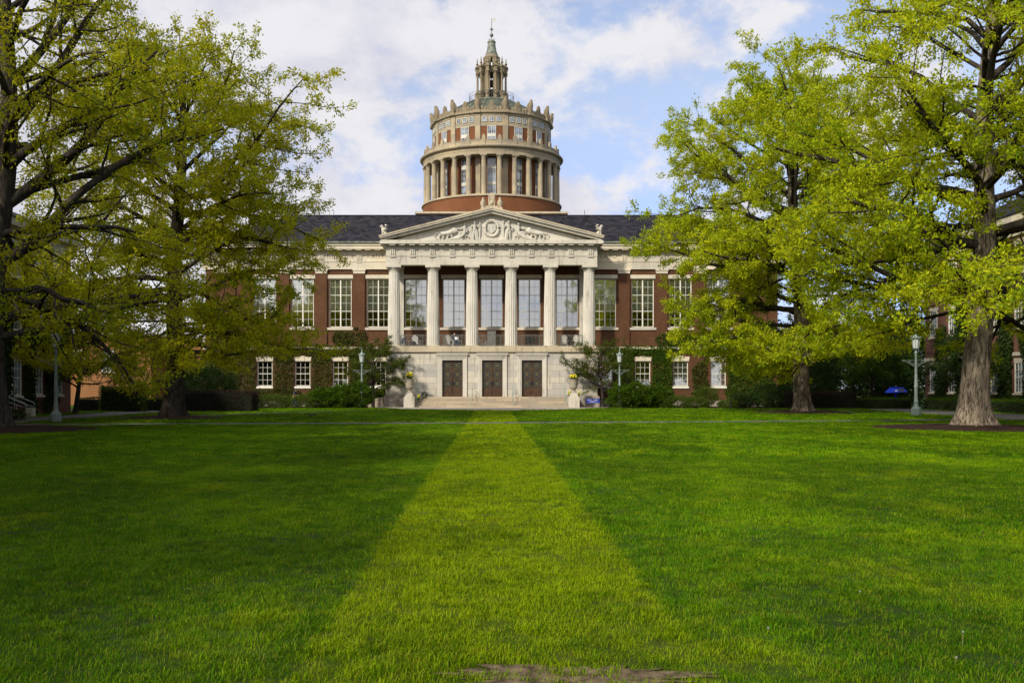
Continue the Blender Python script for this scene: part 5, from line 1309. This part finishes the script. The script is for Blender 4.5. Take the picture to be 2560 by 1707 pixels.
b = MB(); b.ball((-.02, -.22, .92), .15, .06, .14, 12, 8); b.tube([(-.05, -.20, 1.0), (.0, -.14, 1.25), (.06, .02, 1.42), (.0, .16, 1.2)], .018, 6); b.build('bag', M['bag'], pw, smooth=60)
# the reader in a balcony chair
ps = thing('person', 'person in navy sitting in a balcony chair with an open white book', 'person', (-3.30, 90.42, FZ), .5)
b = MB(); hd = (0, .16, 1.14); head(b, hd, (0, -1, -.25)); b.tube([(0, .17, .93), (0, .16, 1.06)], [.05, .046], 10)
b.tube([(0, .05, .40), (0, .12, .62), (0, .18, .80), (0, .18, .94)], [.14, .135, .15, .10], 12)
for s in (-1, 1):
    el, wr = (s*.25, .02, .66), (s*.13, -.22, .70); b.tube([(s*.185, .17, .90), el, wr], [.05, .042, .029], 9); hand(b, wr, (-s*.25, -1, .1), (s*.5, 0, 1), s)
    b.tube([(s*.09, .03, .42), (s*.12, -.40, .52), (s*.11, -.46, .09)], [.10, .066, .042], 10)
fuse(b, 'body', 'skin', ps, .010); face(hd, (0, -1, -.25), ps)
b = MB(); b.tube([(0, .05, .38), (0, .12, .62), (0, .18, .80), (0, .17, .98)], [.165, .155, .172, .085], 14); b.tube([(-.19, .17, .90), (0, .18, .92), (.19, .17, .90)], [.075, .10, .075], 12)
for s in (-1, 1): b.tube([(s*.185, .17, .90), (s*.25, .02, .66), (s*.17, -.14, .69)], [.074, .062, .048], 10)
fuse(b, 'jumper', 'navy', ps, .012)
b = MB()
for s in (-1, 1): b.tube([(s*.07, .05, .42), (s*.12, -.40, .52), (s*.11, -.45, .12)], [.125, .088, .07], 12)
fuse(b, 'trousers', 'denim', ps, .012)
b = MB(); b.ball((0, .19, 1.175), .092, .098, .10, 14, 10); b.ball((0, .24, 1.08), .075, .05, .09, 10, 8); fuse(b, 'hair', 'hair', ps, .010)
b = MB()
for s in (-1, 1): b.tube([(s*.11, -.42, .045), (s*.115, -.52, .045), (s*.12, -.62, .035)], [.045, .048, .03], 9)
b.build('shoes', M['black'], ps, smooth=60)
bk = thing('book', 'open white book in the hands of the seated reader', 'book', (-3.30+.34*sin(.5), 90.42-.34*cos(.5), FZ+.74), .5)
for s in (-1, 1):
    mb = MB(); mb.cbox((s*.10, 0, 0), .20, .012, .28, 0, -.35); x = mb.build('page_block', M['paper'], bk); x.rotation_euler[2] = s*.3
MB().cbox((0, .016, 0), .02, .012, .28, 0, -.35).build('spine', M['navy'], bk)

# ------------------------------------------------------------------ blue canopied kiosk behind the hedge
kx, ky = wx(2239, 86), 86.0
ki = thing('charging_kiosk', 'bright blue canopy with a solar panel rising behind the right hedge', 'kiosk', (kx, ky, 0))
c = MB(); v = [(-.82, -.7, 1.30), (.82, -.7, 1.36), (.82, .7, 1.36), (-.82, .7, 1.30), (-.42, -.34, 1.72), (.60, -.34, 1.72), (.60, .34, 1.72), (-.42, .34, 1.72)]
c.add(v, [(0,3,2,1),(4,5,6,7),(0,1,5,4),(1,2,6,5),(2,3,7,6),(3,0,4,7)]); c.box(-.45, .63, -.37, .37, 1.74, 1.80); c.build('canopy', M['canopy_blue'], ki)
sp = MB(); q = lambda u, w: (-.02+.60*u+.06*w, -.70+.36*w-.012, 1.345+.36*w+.012); sp.add([q(.08, .12), q(1, .12), q(.92, .9), q(.1, .9)], [(0, 1, 2, 3)]); sp.v += [(a_, b_+.03, c_-.03) for a_, b_, c_ in sp.v]; sp.f += [(7,6,5,4),(0,4,5,1),(1,5,6,2),(2,6,7,3),(3,7,4,0)]; sp.build('solar_panel', M['solar'], ki)
em = MB(); em.prism([(-.30, 1.42), (-.16, 1.40), (-.08, 1.46), (-.04, 1.56), (-.13, 1.50), (-.22, 1.52), (-.34, 1.50)], 0, .02); em.v = [(x_, -.70+.36*((z_-1.33)/.38)-.03+y_*.5, z_) for x_, y_, z_ in em.v]; em.build('emblem', M['lettering'], ki)
MB().box(-.07, .07, -.07, .07, 0, 1.5).build('post', M['canopy_blue'], ki)
MB().box(-.5, .5, -.4, .4, .72, .77).build('table_top', M['canopy_blue'], ki)
ki.scale = (.92, .92, 1.0)

# ------------------------------------------------------------------ neighbouring halls
HWm = window_mesh(.62, 2.15, 1, [1.07], [.54, 1.61], 3, edge=.07).mesh('window', M['white'])
HPm = MB().box(-.58, .58, 0, .02, .04, 2.1).mesh('pane', M['glass_dark'])
HSm = MB().box(-.80, .80, -.14, .1, -.14, -.01).mesh('sill', M['stone_wing'])
HLm = MB().box(-.74, .74, -.05, .1, 2.16, 2.42).mesh('lintel', M['stone_wing'])
def hall(label, xw, ya, yb, depth, s, eave, ridge, rows, ys):
    """hall whose quad wall stands at x = xw and faces s (+1 right, -1 left)"""
    t = thing('brick_hall', label, 'building', (xw, (ya+yb)/2, 0)); o = (xw, (ya+yb)/2, 0); xb = xw - s*depth
    MB().box(xw, xb, ya, yb, 0, eave).build('wall', M['brick_dark'], t, o)
    r = MB(); ym = depth/2
    r.add([(xw+s*.7, ya-.7, eave+.5), (xw+s*.7, yb+.7, eave+.5), (xb-s*.7, yb+.7, eave+.5), (xb-s*.7, ya-.7, eave+.5), ((xw+xb)/2, ya+ym, ridge), ((xw+xb)/2, yb-ym, ridge)], [(0,1,5,4),(2,3,4,5),(1,2,5),(3,0,4),(3,2,1,0)])
    r.build('roof', M['slate'], t, o)
    MB().box(xw+s*.6, xb-s*.6, ya-.6, yb+.6, eave+.002, eave+.48).box(xw+s*.12, xb, ya-.12, yb+.12, eave-.9, eave-.002).box(xw+s*.09, xb, ya-.09, yb+.09, 3.95, 4.2).build('cornice', M['stone_wing'], t, o)
    for y in ys:
        for z in rows:
            w = link('window', HWm, t, (s*.03, y-o[1], z), s*pi/2); link('pane', HPm, w); link('sill', HSm, w); link('lintel', HLm, w)
    return t
hall('dark brick hall with slate roof along the left walk', -29.0, 24, 68.6, 14, 1, 11.4, 15.2, (1.25, 5.2, 8.4), [66.4-2.9*k for k in range(9)])
hall('ivied brick hall with tall white windows along the right walk', 36.6, 26, 84, 15, -1, 13.2, 18.0, (1.35, 5.9, 9.6), [82.3-3.35*k for k in range(9)])
ivy('dark ivy on the quad wall of the left hall', [(65.0, 4.5, 1.3, 4.6), (62.0, 5, 1.2, 5.2), (58.5, 4, 2.2, 4.4), (51, 4, 3.5, 3.8), (66.4, 4.2, 2, .8)], [(66.4-2.9*k-.8, 66.4-2.9*k+.8, z-.2, z+2.4) for k in range(9) for z in (1.25, 5.2, 8.4)], -28.9, 'leaf_dark', 230, 11, 'y+', .17)
ivy('ivy on the quad wall of the right hall', [(80.6, 3.5, 1.0, 3.4), (77.2, 5, 1.0, 4.8), (73.8, 3, 1.2, 3.0), (70.6, 5, 1.1, 4.8), (66.5, 4, 2.2, 4.0), (75, 1.0, 8, .9)], [(82.3-3.35*k-.8, 82.3-3.35*k+.8, z-.2, z+2.4) for k in range(9) for z in (1.35, 5.9, 9.6)], 36.5, 'leaf_dark', 230, 12, 'y-', .16)
an = thing('brick_annex', 'flat roofed orange brick building seen under the left oaks', 'building', (-46, 110, 0)); o = (-46, 110, 0)
MB().box(-60, -34.2, 100, 122, 0, 7.0).build('front_block', M['brick_orange'], an, o); MB().box(-34.19, -26.9, 108, 122, 0, 6.7).build('rear_block', M['brick_orange'], an, o)
MB().box(-60.1, -34.1, 99.9, 122.1, 7.0, 7.2).box(-34.05, -26.8, 107.9, 122.1, 6.7, 6.86).build('coping', M['stone_wing'], an, o)
for x in (-41.3, -38.5):
    w = link('window', HWm, an, (x+46, -10.03, 3.35)); link('pane', HPm, w); link('sill', HSm, w)
es = thing('entrance_steps', 'stone entrance steps with tube handrails at the left hall door', 'steps', (-28.0, 57.6, 0)); o = (-28.0, 57.6, 0)
s_ = MB()
for k in range(4): s_.box(-28.9, -27.0-.36*k, 56.9, 58.3, .15*k+(.002 if k else -.02), .15*(k+1))
s_.build('flight', M['stone_step'], es, o); MB().box(-27.3, -26.9, 58.32, 58.75, 0, .55).build('side_block', M['stone'], es, o)
for y in (57.0, 58.2):
    h = MB(); h.tube(smooth([(-28.2, y, 1.10), (-28.15, y, 1.32), (-27.9, y, 1.28), (-26.85, y, .88), (-26.72, y, .78), (-26.85, y, .62), (-28.1, y, 1.06)], 4), .022, 6)
    h.tube([(-27.9, y, .1), (-27.9, y, 1.05)], .02, 5); h.tube([(-27.2, y, .05), (-27.2, y, .78)], .02, 5); h.build('handrail', M['steel'], es, o, 60)

# ================================================================== sky, sun, camera
SUN_AZ, SUN_EL = radians(37), radians(35)            # from behind the camera's left shoulder
dsun = Vector((-sin(SUN_AZ)*cos(SUN_EL), -cos(SUN_AZ)*cos(SUN_EL), sin(SUN_EL)))
ld = bpy.data.lights.new('sun', 'SUN'); ld.energy = 3.75; ld.angle = radians(4); ld.color = (1.0, .92, .79)
so = bpy.data.objects.new('sun', ld); COL.objects.link(so); so.location = (-40, -40, 60); so.rotation_euler = (-dsun).to_track_quat('-Z', 'Y').to_euler()
W = bpy.data.worlds.new('World'); C.world = W; W.use_nodes = True
wt = W.node_tree; wt.nodes.clear(); wn = wt.nodes.new; wl_ = wt.links.new
sky = wn('ShaderNodeTexSky'); sky.sky_type = 'NISHITA'; sky.sun_disc = False; sky.sun_elevation = SUN_EL; sky.sun_rotation = atan2(dsun.x, dsun.y)
sky.air_density = 1.0; sky.dust_density = .15; sky.ozone_density = 1.5
tc = wn('ShaderNodeTexCoord')
def wmath(op, a, b, c=0.0, clamp=False):
    n = wn('ShaderNodeMath'); n.operation = op; n.use_clamp = clamp
    for i, v in enumerate((a, b, c)):
        if isinstance(v, (int, float)): n.inputs[i].default_value = v
        else: wl_(v, n.inputs[i])
    return n.outputs[0]
def wnoise(v, sc, det, rough, dist=0.0):
    n = wn('ShaderNodeTexNoise'); wl_(v, n.inputs['Vector']); n.inputs['Scale'].default_value = sc; n.inputs['Detail'].default_value = det; n.inputs['Roughness'].default_value = rough; n.inputs['Distortion'].default_value = dist
    return n.outputs[0]
def wstep(v, a, b):
    n = wn('ShaderNodeMapRange'); n.interpolation_type = 'SMOOTHSTEP'; wl_(v, n.inputs[0]); n.inputs[1].default_value = a; n.inputs[2].default_value = b; return n.outputs[0]
mp = wn('ShaderNodeMapping'); wl_(tc.outputs['Generated'], mp.inputs[0]); mp.inputs['Scale'].default_value = (1.0, 1.0, 1.55); mp.inputs['Location'].default_value = CLOUD_OFF
sx = wn('ShaderNodeSeparateXYZ'); wl_(tc.outputs['Generated'], sx.inputs[0])
big = wnoise(mp.outputs[0], 4.2, 2.0, .5); fine = wnoise(mp.outputs[0], 11.5, 9.0, .62, .15)
cov = wmath('ADD', wmath('MULTIPLY', big, .55), wmath('MULTIPLY', fine, .55))
cov = wmath('ADD', cov, wmath('MULTIPLY', sx.outputs[0], -.155))       # weather clears towards the right
cov = wmath('ADD', cov, wmath('MULTIPLY', wmath('ABSOLUTE', sx.outputs[2], 0), -.05))
cov = wmath('ADD', cov, wmath('MULTIPLY', wstep(sx.outputs[1], .0, -.5), .07))   # unseen cloud added behind the photographer to whiten the window panes
mask = wstep(cov, .432, .555)
shade = wmath('ADD', wmath('MULTIPLY', wnoise(mp.outputs[0], 5.5, 7.0, .6, .2), .6), wmath('MULTIPLY', fine, .4))
cm = wn('ShaderNodeMix'); cm.data_type = 'RGBA'; wl_(wstep(shade, .41, .58), cm.inputs[0]); cm.inputs[6].default_value = (*CLOUD_LO, 1); cm.inputs[7].default_value = (*CLOUD_HI, 1)
tint = wn('ShaderNodeMix'); tint.data_type = 'RGBA'; tint.blend_type = 'MULTIPLY'; tint.inputs[0].default_value = 1.0; wl_(sky.outputs[0], tint.inputs[6]); tz = wn('ShaderNodeMix'); tz.data_type = 'RGBA'; wl_(wstep(sx.outputs[2], .0, .30), tz.inputs[0]); tz.inputs[6].default_value = (.92, 1.12, 1.95, 1); tz.inputs[7].default_value = (*SKY_TINT, 1); wl_(tz.outputs[2], tint.inputs[7])
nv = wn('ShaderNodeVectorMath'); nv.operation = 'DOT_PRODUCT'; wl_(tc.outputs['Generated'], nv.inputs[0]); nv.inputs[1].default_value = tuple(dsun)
sunside_fill = wmath('ADD', 1.0, wmath('MULTIPLY', wstep(nv.outputs['Value'], -.1, 1.0), .7))   # unseen clouds on the sun's side brightened as added fill light
cb = wn('ShaderNodeVectorMath'); cb.operation = 'SCALE'; wl_(cm.outputs[2], cb.inputs[0]); wl_(sunside_fill, cb.inputs['Scale'])
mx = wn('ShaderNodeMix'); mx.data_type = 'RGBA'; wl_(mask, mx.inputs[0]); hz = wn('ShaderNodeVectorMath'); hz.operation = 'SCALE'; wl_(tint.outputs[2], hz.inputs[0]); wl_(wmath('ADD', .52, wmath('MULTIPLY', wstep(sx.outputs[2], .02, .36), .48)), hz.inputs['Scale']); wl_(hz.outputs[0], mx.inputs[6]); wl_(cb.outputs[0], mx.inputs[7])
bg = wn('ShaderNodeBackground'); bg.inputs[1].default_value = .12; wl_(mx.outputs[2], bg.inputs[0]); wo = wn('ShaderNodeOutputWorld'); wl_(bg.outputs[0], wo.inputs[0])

cd = bpy.data.cameras.new('camera'); cam = bpy.data.objects.new('camera', cd); COL.objects.link(cam); C.camera = cam
cam.location = (0, 0, EYE); cam.rotation_euler = (pi/2, 0, 0); cd.sensor_width = 36.0; cd.lens = 36.0*F/2560
cd.shift_x = (1280-CX)/2560; cd.shift_y = (HY-853.5)/2560; cd.clip_start = .1; cd.clip_end = 5000
C.view_settings.view_transform = 'Standard'; C.view_settings.look = 'None'; C.view_settings.exposure = EXPO; C.view_settings.gamma = 1.0
C.render.engine = 'CYCLES'; C.cycles.use_denoising = True; C.cycles.max_bounces = 6; C.cycles.diffuse_bounces = 3; C.cycles.glossy_bounces = 3; C.cycles.transmission_bounces = 4; C.cycles.transparent_max_bounces = 8
C.cycles.caustics_reflective = False; C.cycles.caustics_refractive = False
